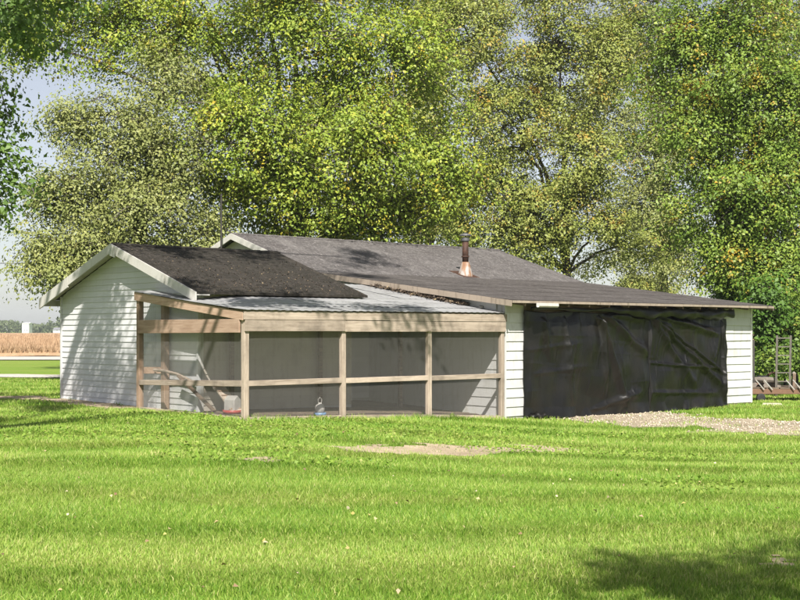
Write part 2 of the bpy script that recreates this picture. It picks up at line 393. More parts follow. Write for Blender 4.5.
def mask_bare(X, Y):
    jx = (vnoise(X, Y, 1.2, 5)-.5)*1.2+(vnoise(X, Y, 5, 7)-.5)*.5; jy = (vnoise(X, Y, 1.7, 6)-.5)*.8+(vnoise(X, Y, 6, 9)-.5)*.5
    m = np.zeros(np.shape(X), bool)
    for b in BARE: m |= in_poly(X+jx, Y+jy, b)
    return m
def mask_edge(X, Y):
    j = (vnoise(X, Y, 1.5, 8)-.5)*.5; return in_poly(X+j, Y+j, DIRT_EDGE)
def mask_built(X, Y):
    u, v = UV(X, Y)
    pen = (u > -.05) & (u < 7.1) & (v > 0.0) & (v < 4.7)
    shed = (u > .40) & (u < 4.6) & (v > 2.2) & (v < 8.4)
    gar = (u > 7.0) & (u < 17.05) & (v > 0.02) & (v < 14.4)
    return pen | shed | gar

# ------------------------------------------------------------------ the setting: ground, road, path, field
def grid_mesh(xs, ys, zf, mat, mask=None, dz=0.0, name='g'):
    XX, YY = np.meshgrid(xs, ys); ZZ = zf(XX, YY)+dz
    V = np.stack([XX, YY, ZZ], -1).reshape(-1, 3); nx = len(xs); ny = len(ys)
    I = np.arange(nx*ny).reshape(ny, nx)
    Q = np.stack([I[:-1, :-1], I[:-1, 1:], I[1:, 1:], I[1:, :-1]], -1).reshape(-1, 4)
    if mask is not None:
        cx = (XX[:-1, :-1]+XX[1:, 1:])/2; cy = (YY[:-1, :-1]+YY[1:, 1:])/2
        Q = Q[mask(cx, cy).ravel()]
        used, inv = np.unique(Q, return_inverse=True); V = V[used]; Q = inv.reshape(-1, 4)
    return np_mesh(name, V, Q.ravel(), np.arange(len(Q))*4, np.full(len(Q), 4), mat, True)

def axis(lo, hi, near, step, far):
    a = list(np.arange(near[0], near[1]+.001, step)); s = step; x = near[1]
    while x < hi: s *= 1.25; x += s; a.append(min(x, hi))
    s = step; x = near[0]; b = []
    while x > lo: s *= 1.25; x -= s; b.append(max(x, lo))
    return np.array(sorted(set(b+a)))
xs = axis(-1500, 1500, (-22, 22), .5, 0); ys = axis(-120, 1900, (-4, 60), .5, 0)
tag(link('ground', grid_mesh(xs, ys, gz, M['ground'], name='ground')), kind='structure')
tag(link('driveway', grid_mesh(np.arange(2, 18, .09), np.arange(20, 36, .09), gz, M['gravel_bed'], mask_gravel, .008, 'driveway')), kind='structure')
tag(link('bare_ground', grid_mesh(np.arange(-6, 7, .06), np.arange(7, 21, .06), gz, M['dirt'], mask_bare, .006, 'bare_ground')), kind='structure')
tag(link('dirt_path', grid_mesh(np.arange(-24, -2, .12), np.arange(24, 42, .12), gz, M['dirt'], mask_edge, .010, 'dirt_path')), kind='structure')
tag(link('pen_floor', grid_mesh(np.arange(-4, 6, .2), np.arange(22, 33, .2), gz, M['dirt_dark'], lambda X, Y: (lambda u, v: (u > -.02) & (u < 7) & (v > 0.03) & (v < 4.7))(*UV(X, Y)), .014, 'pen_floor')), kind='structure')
flat = lambda X, Y: gz(X, Y)
tag(link('path', grid_mesh(np.arange(-60, -8, 1.0), np.array([43.0, 43.8, 44.8, 45.8]), flat, M['road'], None, .02, 'path')), kind='structure')
tag(link('road', grid_mesh(np.arange(-140, 60, 4.0), np.array([67.5, 69, 72, 75.5]), flat, M['road'], None, .05, 'road')), kind='structure')
fx = np.linspace(-420, 150, 150); fy = np.concatenate([[77.5, 77.6], np.linspace(79, 430, 120)])
field = link('field', grid_mesh(fx, fy, lambda X, Y: .62*sstep(77.5, 79, Y)+.05*np.sin(X*.9)*np.sin(Y*.7), M['crop_bed'], None, .03, 'field'))
tag(field, kind='structure')

# ------------------------------------------------------------------ blades, leaves, stones as dense meshes
def blades_mesh(name, P, H, Wd, lean, mat, seg=1):
    """P (n,3) roots; H heights; Wd widths; lean (n,2) tip offset"""
    n = len(P); a = rng.uniform(0, 2*np.pi, n); s = np.stack([np.cos(a), np.sin(a), 0*a], 1)*(Wd/2)[:, None]
    tip = P + np.stack([lean[:, 0], lean[:, 1], H], 1)
    if seg == 1:
        V = np.stack([P-s, P+s, tip], 1).reshape(-1, 3)
        return np_mesh(name, V, np.arange(3*n), np.arange(n)*3, np.full(n, 3), mat)
    mid = P + np.stack([lean[:, 0]*.3, lean[:, 1]*.3, H*.62], 1)
    V = np.stack([P-s, P+s, mid+s*.75, mid-s*.75, tip], 1).reshape(-1, 3)
    b = (np.arange(n)*5)[:, None]
    loops = (b+np.array([[0, 1, 2, 3, 3, 2, 4]])).ravel()
    st = (np.arange(n)*7)[:, None]+np.array([[0, 4]])
    return np_mesh(name, V, loops, st.ravel(), np.tile([4, 3], n), mat)

def leaves_mesh(name, C, Nrm, size, mat, fold=.18, aspect=.62):
    """folded kite leaves centred at C with normals Nrm"""
    n = len(C); r = rng.normal(size=(n, 3)); r -= (r*Nrm).sum(1, keepdims=True)*Nrm; r /= np.linalg.norm(r, axis=1, keepdims=True)+1e-9
    s = np.cross(Nrm, r); L = size[:, None]
    base = C-r*L*.5; tip = C+r*L*.5-Nrm*L*.12
    le = C-r*L*.06+s*L*aspect*.5+Nrm*L*fold; ri = C-r*L*.06-s*L*aspect*.5+Nrm*L*fold
    V = np.stack([base, ri, tip, le], 1).reshape(-1, 3); b = (np.arange(n)*4)[:, None]
    loops = (b+np.array([[0, 1, 2, 3]])).ravel()
    return np_mesh(name, V, loops, np.arange(n)*4, np.full(n, 4), mat)

# lawn blades: denser and finer near the camera
def lawn():
    zones = [(6.6, 10.5, 4800, .038, .0055, 2), (10.5, 15, 3000, .042, .0075, 1), (15, 20, 1700, .047, .0105, 1), (20, 27, 850, .06, .015, 1), (27, 42, 300, .065, .022, 1)]
    for k, (y0, y1, dens, h, w, seg) in enumerate(zones):
        half = .34*y1+2.8; n = int(dens*(y1-y0)*2*half)
        Y = rng.uniform(y0, y1, n); X = rng.uniform(-half, half, n)
        keep = (np.abs(X) < .34*Y+2.8) & ~mask_built(X, Y)
        if k == 4: keep &= (X < -4) | (X > 1)
        thin = np.ones(n)
        thin[mask_bare(X, Y)] = .10; thin[mask_gravel(X, Y)] = .03+.35*(vnoise(X, Y, 1.1, 17)[mask_gravel(X, Y)] > .66); thin[mask_edge(X, Y)] = .05
        thin *= (.55+.6*vnoise(X, Y, 1.3, 11))*np.where(np.abs(X) > .335*Y+.3, .55, 1)
        keep &= rng.uniform(size=n) < thin
        X, Y = X[keep], Y[keep]; n = len(X)
        P = np.stack([X, Y, gz(X, Y)-.003], 1)
        tuft = .65+.75*vnoise(X, Y, 2.5, 12)*(.5+vnoise(X, Y, 8, 13))
        H = h*tuft*rng.uniform(.5, 1.25, n)
        if k == 3:                                  # ragged taller growth at the foot of the pen and garage
            u, v = UV(X, Y); H *= 1+1.1*np.exp(-np.abs(v+.1)/.35)*(u > -.3)*(u < 8)*vnoise(X, Y, 3, 15)
        band = np.sin(2*np.pi*(Y+.07*X+.9*vnoise(X, Y, .22, 14)+.25*vnoise(X, Y, 1.1, 16))/2.3)*(.4+.8*vnoise(X, Y, .35, 18))
        lean = rng.normal(0, 1, (n, 2))*(H*.45)[:, None]; lean[:, 1] += band*H*.6
        o = link('lawn_grass', blades_mesh('lawn_grass', P, H, w*rng.uniform(.7, 1.3, n), lean, M['grass'], seg))
        tag(o, ['short mown green grass closest to the camera', 'mown green grass across the middle of the lawn', 'mown grass of the lawn behind the middle stripes',
                'longer ragged grass at the foot of the pen', 'grass at the far sides of the buildings'][k], 'grass', kind='stuff')
lawn()

def clover():
    n = 26000; Y = rng.uniform(12, 24.5, n); X = rng.uniform(-10, 10, n)
    u, v = UV(X, Y)
    keep = (np.abs(X) < .36*Y+.5) & ~mask_built(X, Y) & ~mask_gravel(X, Y) & (vnoise(X, Y, .5, 21)+.055*(Y-17) > .62)
    X, Y = X[keep], Y[keep]; n = len(X)
    C = np.stack([X, Y, gz(X, Y)+rng.uniform(.02, .075, n)], 1)
    N = rng.normal(size=(n, 3))*.45+np.array([0, -.15, 1]); N /= np.linalg.norm(N, axis=1, keepdims=True)
    tag(link('ground_cover', leaves_mesh('ground_cover', C, N, rng.uniform(.03, .065, n), M['weeds'], .1, .8)),
        'low broad leaved weeds and clover in the lawn before the pen', 'weeds', kind='stuff')
clover()

def fallen():
    n = 230; Y = 7+rng.uniform(0, 1, n)**.8*16; X = rng.uniform(-1, 1, n)*(.36*Y+.6)
    k = ~mask_built(X, Y); X, Y = X[k], Y[k]; n = len(X)
    C = np.stack([X, Y, gz(X, Y)+rng.uniform(.03, .055, n)], 1)
    N = rng.normal(size=(n, 3))*.5+np.array([0, 0, 1]); N /= np.linalg.norm(N, axis=1, keepdims=True)
    tag(link('fallen_leaves', leaves_mesh('fallen_leaves', C, N, rng.uniform(.022, .05, n), M['fallen'], .2, .8)),
        'tan and yellow fallen leaves scattered over the lawn', 'leaves', kind='stuff')
fallen()

def stones():
    n = 15000; X = rng.uniform(2, 16, n); Y = rng.uniform(21, 35, n); k = mask_gravel(X, Y) & (np.abs(X) < .36*Y+.6); X, Y = X[k], Y[k]; n = len(X)
    r = rng.uniform(.010, .030, n); C = np.stack([X, Y, gz(X, Y)+.008+r*.3], 1)
    base = np.array([[1, 0, 0], [0, 1, 0], [-1, 0, 0], [0, -1, 0], [0, 0, .8], [0, 0, -.8]])
    V = C[:, None, :]+base[None]*r[:, None, None]*rng.uniform(.6, 1.3, (n, 6, 1))
    F = np.array([[0, 1, 4], [1, 2, 4], [2, 3, 4], [3, 0, 4], [1, 0, 5], [2, 1, 5], [3, 2, 5], [0, 3, 5]]).ravel()
    loops = ((np.arange(n)*6)[:, None]+F[None]).ravel()
    tag(link('gravel', np_mesh('gravel', V.reshape(-1, 3), loops, np.arange(n*8)*3, np.full(n*8, 3), M['stone'])),
        'pale loose gravel before the black sheeted garage opening', 'gravel', kind='stuff')
stones()

def crop():
    n = 36000; Y = 78+rng.uniform(0, 1, n)**2.2*200; X = -rng.uniform(.12, .42, n)*Y
    P = np.stack([X, Y, .30*sstep(77.5, 79, Y)+.1], 1)
    H = rng.uniform(.35, .62, n); lean = rng.normal(0, .12, (n, 2))
    tag(link('ripe_crop', blades_mesh('ripe_crop', P, H, rng.uniform(.05, .13, n)*(Y/90), lean, M['crop'])), 'tan ripe crop standing in the field beyond the road', 'crop', kind='stuff')
crop()

# ------------------------------------------------------------------ the small gabled shed
shed = tag(local_empty('gabled_shed'), 'small white vinyl sided shed with dark mossy gable roof', 'shed')
SU0, SU1, SV0, SV1 = .44, 4.5, 2.30, 8.33
RV, RZ, SLP = 5.315, 3.55, .331            # ridge and slope
def shed_top(v): return RZ-.10-abs(v-RV)*SLP
def wall_prism(name, pts, mat, parent, du=0, dv=0, t=.1):
    """pts (u,v,z) loop extruded by (du,dv)*t"""
    n = len(pts); V = list(pts)+[(p[0]+du*t, p[1]+dv*t, p[2]) for p in pts]
    F = [tuple(range(n)), tuple(range(2*n-1, n-1, -1))]+[(i, i+n, (i+1) % n+n, (i+1) % n) for i in range(n)]
    return link(name, mesh_data(name, V, F, mat), parent)
zb = -.25
gw = wall_prism('gable_wall', [(SU0+.03, SV0, zb), (SU0+.03, SV0, shed_top(SV0)), (SU0+.03, RV, shed_top(RV)), (SU0+.03, SV1, shed_top(SV1)), (SU0+.03, SV1, zb)], M['backing'], shed, 1, 0)
fw = wall_prism('side_wall', [(SU0+.131, SV0+.03, zb), (SU1, SV0+.03, zb), (SU1, SV0+.03, shed_top(SV0)), (SU0+.131, SV0+.03, shed_top(SV0))], M['backing'], shed, 0, 1)
ew = wall_prism('end_wall', [(SU1-.101, SV0+.131, zb), (SU1-.101, SV0+.131, shed_top(SV0+.13)), (SU1-.101, RV, shed_top(RV)), (SU1-.101, SV1, shed_top(SV1)), (SU1-.101, SV1, zb)], M['vinyl'], shed, 1, 0)
bw = wall_prism('back_wall', [(SU0+.131, SV1-.1, zb), (SU1-.102, SV1-.1, zb), (SU1-.102, SV1-.1, shed_top(SV1)), (SU0+.131, SV1-.1, shed_top(SV1))], M['vinyl'], shed, 0, 1)

def lap_v(parent, mat, u, sgn, z0, z1, va0, va1, vb0, vb1):
    """lapped board on a wall of constant u; bottom edge va0..va1, top edge vb0..vb1, proud towards sgn"""
    o1, o2 = u+sgn*.022, u+sgn*.004
    hexa('siding_board', [(o1, va0, z0), (u-sgn*.002, va0, z0), (u-sgn*.002, va1, z0), (o1, va1, z0), (o2, vb0, z1), (u-sgn*.002, vb0, z1), (u-sgn*.002, vb1, z1), (o2, vb1, z1)], mat, parent)
def lap_u(parent, mat, v, z0, z1, u0, u1, proud=.022, warp=0.0):
    o1, o2 = v-proud, v-.004
    hexa('siding_board', [(u0, o1, z0), (u1, o1, z0+warp), (u1, v+.002, z0+warp), (u0, v+.002, z0), (u0, o2, z1), (u1, o2, z1), (u1, v+.002, z1), (u0, v+.002, z1)], mat, parent)

cs = .128; z = -.02
while z < shed_top(RV)-.05:
    z1 = z+cs-.002
    def lim(zz):
        d = (RZ-.10-zz)/SLP; return max(SV0+.05, RV-d), min(SV1-.05, RV+d)
    a = lim(z); b = lim(min(z1, shed_top(RV)-.01))
    lap_v(gw, M['vinyl'], SU0+.03, -1, z, z1, a[0], a[1], b[0], b[1]); z += cs
z = -.02
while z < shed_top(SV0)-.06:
    lap_u(fw, M['shaded_siding'], SV0+.03, z, z+cs-.002, SU0+.06, SU1-.01); z += cs
box('corner_trim', SU0-.008, SU0+.05, SV1-.055, SV1+.012, -.05, shed_top(SV1)-.01, M['vinyl'], shed)
box('corner_trim', SU0-.008, SU0+.055, SV0-.008, SV0+.05, -.05, shed_top(SV0)-.01, M['vinyl'], shed)
box('sill_board', SU0-.012, SU0+.027, SV0+.06, SV1-.06, -.16, -.024, M['wood_dark'], shed)
# roof slabs
RU0, RU1, EV0, EV1 = .14, 4.62, 1.90, 8.73
def roof_z(v): return RZ-abs(v-RV)*SLP
def slab(name, u0, u1, v0, z0, v1, z1, th, mat, parent):
    return hexa(name, [(u0, v0, z0-th), (u1, v0, z0-th), (u1, v1, z1-th), (u0, v1, z1-th), (u0, v0, z0), (u1, v0, z0), (u1, v1, z1), (u0, v1, z1)], mat, parent)
r1 = slab('roof_slope', RU0, RU1, EV0, roof_z(EV0), RV-.001, RZ, .05, M['shingle_dark'], shed)
r2 = slab('roof_slope', RU0, RU1, RV+.001, RZ, EV1, roof_z(EV1), .05, M['shingle_dark'], shed)
n = 16
for i in range(n):                              # ridge caps, each its own piece
    a = RU0+(RU1-RU0)*i/n; b = RU0+(RU1-RU0)*(i+1)/n+.05
    V = []
    for u, dz in ((a, .012), (min(b, RU1+.01), .022)):
        V += [(u, RV-.15, RZ-.15*SLP+dz), (u, RV, RZ+dz+.004), (u, RV+.15, RZ-.15*SLP+dz)]
    link('ridge_cap', mesh_data('ridge_cap', V+[(x, y, zz-.010) for x, y, zz in V], [(0, 3, 4, 1), (1, 4, 5, 2), (6, 7, 10, 9), (7, 8, 11, 10), (0, 1, 7, 6), (1, 2, 8, 7), (3, 9, 10, 4), (4, 10, 11, 5), (0, 6, 9, 3), (2, 5, 11, 8)], M['shingle_dark']), r1)
def rake(name, u, th, v0, z0, v1, z1, h, mat, parent):
    return hexa(name, [(u-th, v0, z0-h), (u, v0, z0-h), (u, v1, z1-h), (u-th, v1, z1-h), (u-th, v0, z0), (u, v0, z0), (u, v1, z1), (u-th, v1, z1)], mat, parent)
ru = RU0-.003
rake('rake_board', ru, .03, EV0-.02, roof_z(EV0)-.004-.02*SLP, RV, RZ-.004, .20, M['trim'], shed)
rake('rake_board', ru, .03, RV+.002, RZ-.004, RV+2.1, roof_z(RV+2.1)-.004, .20, M['trim'], shed)
rake('rake_board', ru-.004, .032, RV+2.0, roof_z(RV+2.0)-.004, EV1+.05, roof_z(EV1)-.004-.05*SLP, .245, M['trim'], shed)
hexa('peak_block', [(ru-.045, RV-.22, RZ-.32), (ru-.031, RV-.22, RZ-.32), (ru-.031, RV+.02, RZ-.26), (ru-.045, RV+.02, RZ-.26), (ru-.045, RV-.22, RZ-.07), (ru-.031, RV-.22, RZ-.07), (ru-.031, RV+.02, RZ-.01), (ru-.045, RV+.02, RZ-.01)], M['trim'], shed)
hexa('soffit', [(RU0, EV0, roof_z(EV0)-.075), (SU0+.02, EV0, roof_z(EV0)-.075), (SU0+.02, RV, RZ-.075), (RU0, RV, RZ-.075), (RU0, EV0, roof_z(EV0)-.055), (SU0+.02, EV0, roof_z(EV0)-.055), (SU0+.02, RV, RZ-.055), (RU0, RV, RZ-.055)], M['trim'], shed)
hexa('soffit', [(RU0, RV, RZ-.075), (SU0+.02, RV, RZ-.075), (SU0+.02, EV1, roof_z(EV1)-.075), (RU0, EV1, roof_z(EV1)-.075), (RU0, RV, RZ-.055), (SU0+.02, RV, RZ-.055), (SU0+.02, EV1, roof_z(EV1)-.055), (RU0, EV1, roof_z(EV1)-.055)], M['trim'], shed)
box('fascia', RU0+.002, RU1, EV1-.02, EV1+.02, roof_z(EV1)-.20, roof_z(EV1)-.052, M['trim'], shed)

def roof_litter(name, label, n, uf, vf, zf, mat, size):
    u = uf(n); v = vf(n); zz = zf(u, v); p = P0[None]+u[:, None]*DU+v[:, None]*DV
    C = np.stack([p[:, 0], p[:, 1], zz+.012], 1); N = rng.normal(size=(n, 3))*.5+np.array([0, 0, 1]); N /= np.linalg.norm(N, axis=1, keepdims=True)
    tag(link(name, leaves_mesh(name, C, N, rng.uniform(size[0], size[1], n), mat, .2, .8)), label, 'leaves', kind='stuff')

# ------------------------------------------------------------------ the garage with its long low roof
gar = tag(local_empty('garage'), 'long low white garage with grey shingle roof and rusty stovepipe', 'garage')
GU0, GU1 = 7.05, 17.0
LU0, LU1 = 6.80, 17.78
KV, KZ, GRV, GRZ, EZ, EVF = 6.65, 3.18, 10.5, 4.42, 2.31, -.45
def gr_z(v):
    v = np.asarray(v, float)
    return np.where(v < KV, EZ+(v-EVF)/(KV-EVF)*(KZ-EZ), np.where(v < GRV, KZ+(v-KV)/(GRV-KV)*(GRZ-KZ), GRZ-(v-GRV)*.335))
g_ = lambda v: float(gr_z(v))
lw = wall_prism('side_wall', [(GU0+.03, 0.131, -.6), (GU0+.03, 0.131, g_(.13)-.12), (GU0+.03, KV, g_(KV)-.12), (GU0+.03, GRV, GRZ-.12), (GU0+.03, 14.3, g_(14.3)-.12), (GU0+.03, 14.3, -.6)], M['backing'], gar, 1, 0)
rw = wall_prism('side_wall', [(GU1-.1, 0.131, -.6), (GU1-.1, 0.131, g_(.13)-.12), (GU1-.1, KV, g_(KV)-.12), (GU1-.1, GRV, GRZ-.12), (GU1-.1, 14.3, g_(14.3)-.12), (GU1-.1, 14.3, -.6)], M['white'], gar, 1, 0)
box('back_wall', GU0+.131, GU1-.101, 14.2, 14.3, -.6, g_(14.3)-.13, M['white'], gar)
OPEN0, OPEN1 = 7.70, 15.66
wl = box('front_wall', GU0, OPEN0, .03, .13, -.6, g_(.03)-.12, M['backing'], gar)
wr = box('front_wall', OPEN1, GU1, .03, .13, -.36, g_(.03)-.12, M['backing'], gar)
box('door_header', OPEN0+.001, OPEN1-.001, .03, .12, 2.0, g_(.03)-.121, M['wood_dark'], gar)  # dark colour stands in for the shade under the eave
box('sill_beam', OPEN1+.02, GU1-.01, .01, .12, -.62, -.362, M['wood_dark'], gar)
c2 = .212
z = -.30
while z < 2.0:
    lap_u(wl, M['white'], .03, z, z+c2-.003, GU0+.045, OPEN0-.002, .026); z += c2
z = -.34
while z < 2.0:
    lap_u(wr, M['white'], .03, z, z+c2-.003, OPEN1+.002, GU1-.06, .027+.010*random.random(), random.uniform(-.012, .012)); z += c2
box('corner_trim', GU1-.058, GU1+.012, -.004, .05, -.36, g_(.03)-.13, M['white'], gar)
box('corner_trim', GU0-.006, GU0+.043, -.006, .05, -.6, g_(.03)-.13, M['white'], gar)
z = -.30
while z < 3.3:
    # the boards of the wall inside the pen, cut at the roof slope
    zt = z+c2-.003; va = .06
    while va < KV-.4 and g_(va)-.13 < zt: va += .05
    if va < KV-.5: lap_v(lw, M['white'], GU0+.03, -1, z, zt, va, 6.6, va, 6.6)
    z += c2
# the low slope, the main slope and the rear slope
LUE = 17.34
def lu1(v): return LUE+(LU1-LUE)*(v-EVF)/(KV-EVF)
lo = hexa('lower_roof', [(LU0, EVF, EZ-.05), (LUE, EVF, EZ-.05), (LU1, KV-.001, KZ-.05), (LU0, KV-.001, KZ-.05), (LU0, EVF, EZ), (LUE, EVF, EZ), (LU1, KV-.001, KZ), (LU0, KV-.001, KZ)], M['shingle_low'], gar)
up = slab('main_roof', LU0, LU1, KV+.001, KZ+.004, GRV-.001, GRZ, .06, M['shingle_grey'], gar)
slab('rear_roof', LU0, LU1, GRV+.001, GRZ, 14.7, g_(14.7), .06, M['shingle_grey'], gar)
n = 22
for i in range(n):
    a = LU0+(LU1-LU0)*i/n; b = LU0+(LU1-LU0)*(i+1)/n+.06; V = []
    for u, dz in ((a, .012), (min(b, LU1+.01), .024)):
        V += [(u, GRV-.15, GRZ-.15*.322+dz), (u, GRV, GRZ+dz+.004), (u, GRV+.15, GRZ-.15*.335+dz)]
    link('ridge_cap', mesh_data('ridge_cap', V+[(x, y, zz-.010) for x, y, zz in V], [(0, 3, 4, 1), (1, 4, 5, 2), (6, 7, 10, 9), (7, 8, 11, 10), (0, 1, 7, 6), (1, 2, 8, 7), (3, 9, 10, 4), (4, 10, 11, 5), (0, 6, 9, 3), (2, 5, 11, 8)], M['shingle_grey']), up)
# ragged roofing strips lapped down the low slope
for i, vv in enumerate((.75, 1.95, 3.15, 4.35, 5.55)):
    for j in range(3):
        u0 = LU0+.01+j*3.66+(.3 if i % 2 else 0)*(j > 0); u1 = min(LU0+3.67+j*3.66+(.3 if i % 2 else 0), lu1(vv-1.18)-.01)
        slab('roofing_strip', u0, u1-.004, vv-1.18, g_(vv-1.18)+.010, vv+.03, g_(vv+.03)+.003, .004, M['shingle_low'], lo)
# rakes and eave boards
rake('rake_board', LU0-.003, .03, EVF, EZ-.004, KV, KZ-.004, .13, M['eave_edge'], gar)
rake('rake_board', LU0-.003, .03, KV+.002, KZ-.004, GRV, GRZ-.004, .17, M['trim'], gar)
rake('rake_board', LU0-.003, .03, GRV+.002, GRZ-.004, 14.7, g_(14.7)-.004, .17, M['trim'], gar)
hexa('rake_board', [(LUE+.003, EVF, EZ-.12), (LUE+.033, EVF, EZ-.12), (LU1+.033, KV, KZ-.12), (LU1+.003, KV, KZ-.12), (LUE+.003, EVF, EZ-.004), (LUE+.033, EVF, EZ-.004), (LU1+.033, KV, KZ-.004), (LU1+.003, KV, KZ-.004)], M['eave_edge'], gar)
rake('frieze_board', GU0-.004, .03, .25, g_(.25)-.14, KV, g_(KV)-.14, .22, M['white'], gar)
x = LU0; k = 0
for w in (2.9, 3.4, 2.6, 1.64):
    box('eave_board', x+.004, x+w-.004, EVF-.032-.004*(k % 2), EVF-.003, EZ-.058-.006*(k % 2), EZ-.006, M['eave_edge'], gar); x += w; k += 1
for i in range(14):                            # rafter tails, coloured dark to sink into the shade under the eave
    u = GU0+.2+i*.74
    beam('rafter_tail', (u, EVF+.01, EZ-.092), (u, .02, g_(.02)-.092), .045, .055, M['wood_dark'], gar)
slab('eave_decking', LU0+.01, LUE-.01, EVF+.002, EZ-.052, .02, g_(.02)-.052, .012, M['eave_edge'], gar)
# broken gutter length
mb = MB(); prof = [(-.05, .045), (-.055, -.02), (-.03, -.05), (.03, -.05), (.045, -.02), (.045, .05)]
pi = [(x*.9, z*.9+.004) for x, z in prof]
V = []
for u in (7.55, 8.2):
    V += [(u, EVF-.09+x, EZ-.10+zz) for x, zz in prof]+[(u, EVF-.09+x, EZ-.10+zz) for x, zz in pi]
F = []
for i in range(5): F += [(i, i+1, i+13, i+12), (6+i, 18+i, 19+i, 7+i)]
F += [(0, 12, 18, 6), (5, 11, 23, 17)]+[(i, 6+i, 7+i, i+1) for i in range(5)]+[(12+i, 13+i, 19+i, 18+i) for i in range(5)]
link('gutter', mesh_data('gutter', V, F, M['trim']), gar)
# yard lamp on the side wall above the pen
mb = MB(); mb.box(GU0-.05, GU0-.006, .62, .74, 2.07, 2.17); mb.lathe([(.03, 0), (.055, .03), (.055, .09), (.02, .11)], (GU0-.08, .68, 2.10), 12); mb.build('wall_lamp', M['white_plastic'], gar)
# stovepipe
CU, CV = 12.72, 6.98; cz = g_(CV)
sp = empty('stovepipe', (0, 0, 0)); sp.parent = gar
mb = MB(); mb.lathe([(.235, -.10), (.225, -.02), (.205, .05), (.115, .36), (.095, .38)], (CU, CV, cz), 24); mb.build('flashing', M['flashing'], sp, True)
mb = MB(); mb.lathe([(.092, .36), (.092, 1.02)], (CU, CV, cz), 24); mb.build('pipe', M['rust'], sp, True)
mb = MB(); mb.lathe([(.115, .52), (.118, .54), (.115, .56)], (CU, CV, cz), 24); mb.build('storm_collar', M['rust'], sp)
mb = MB(); mb.lathe([(.11, .99), (.125, 1.01), (.125, 1.08), (.11, 1.10)], (CU, CV, cz), 24); mb.lathe([(.19, 1.16), (.185, 1.185), (.05, 1.24), (.012, 1.25)], (CU, CV, cz), 24)
for i in range(4):
    a = i*math.pi/2+.4; mb.beam((CU+.115*math.cos(a), CV+.115*math.sin(a), cz+1.06), (CU+.15*math.cos(a), CV+.15*math.sin(a), cz+1.17), .02, .006)
mb.build('rain_cap', M['zinc'], sp)
slab('flashing_plate', CU-.33, CU+.33, CV-.28, g_(CV-.28)+.012, CV+.36, g_(CV+.36)+.012, .008, M['rust'], sp)
# the wall that closes the notch between shed and garage
nw = box('link_wall', SU1+.012, GU0+.028, 4.74, 4.84, -.4, 2.75, M['backing'], gar)
z = -.05
while z < 2.6:
    lap_u(nw, M['vinyl'], 4.74, z, z+cs-.002, SU1+.02, GU0+.01); z += cs

# mast beside the garage gable
mast = tag(local_empty('antenna_mast'), 'thin dark mast rising behind the shed roof', 'mast')
mb = MB(); mb.tube([(6.55, 10.65, -.05), (6.55, 10.65, 2.8), (6.56, 10.66, 5.5)], [.032, .03, .026], 8); mb.build('pole', M['dark_metal'], mast)
mb = MB(); mb.beam((6.56, 10.66, 5.3), (6.56, 10.36, 5.34), .02, .02); mb.lathe([(.035, -.03), (.035, .03)], (6.56, 10.66, 5.5), 8); mb.build('top_fitting', M['dark_metal'], mast)

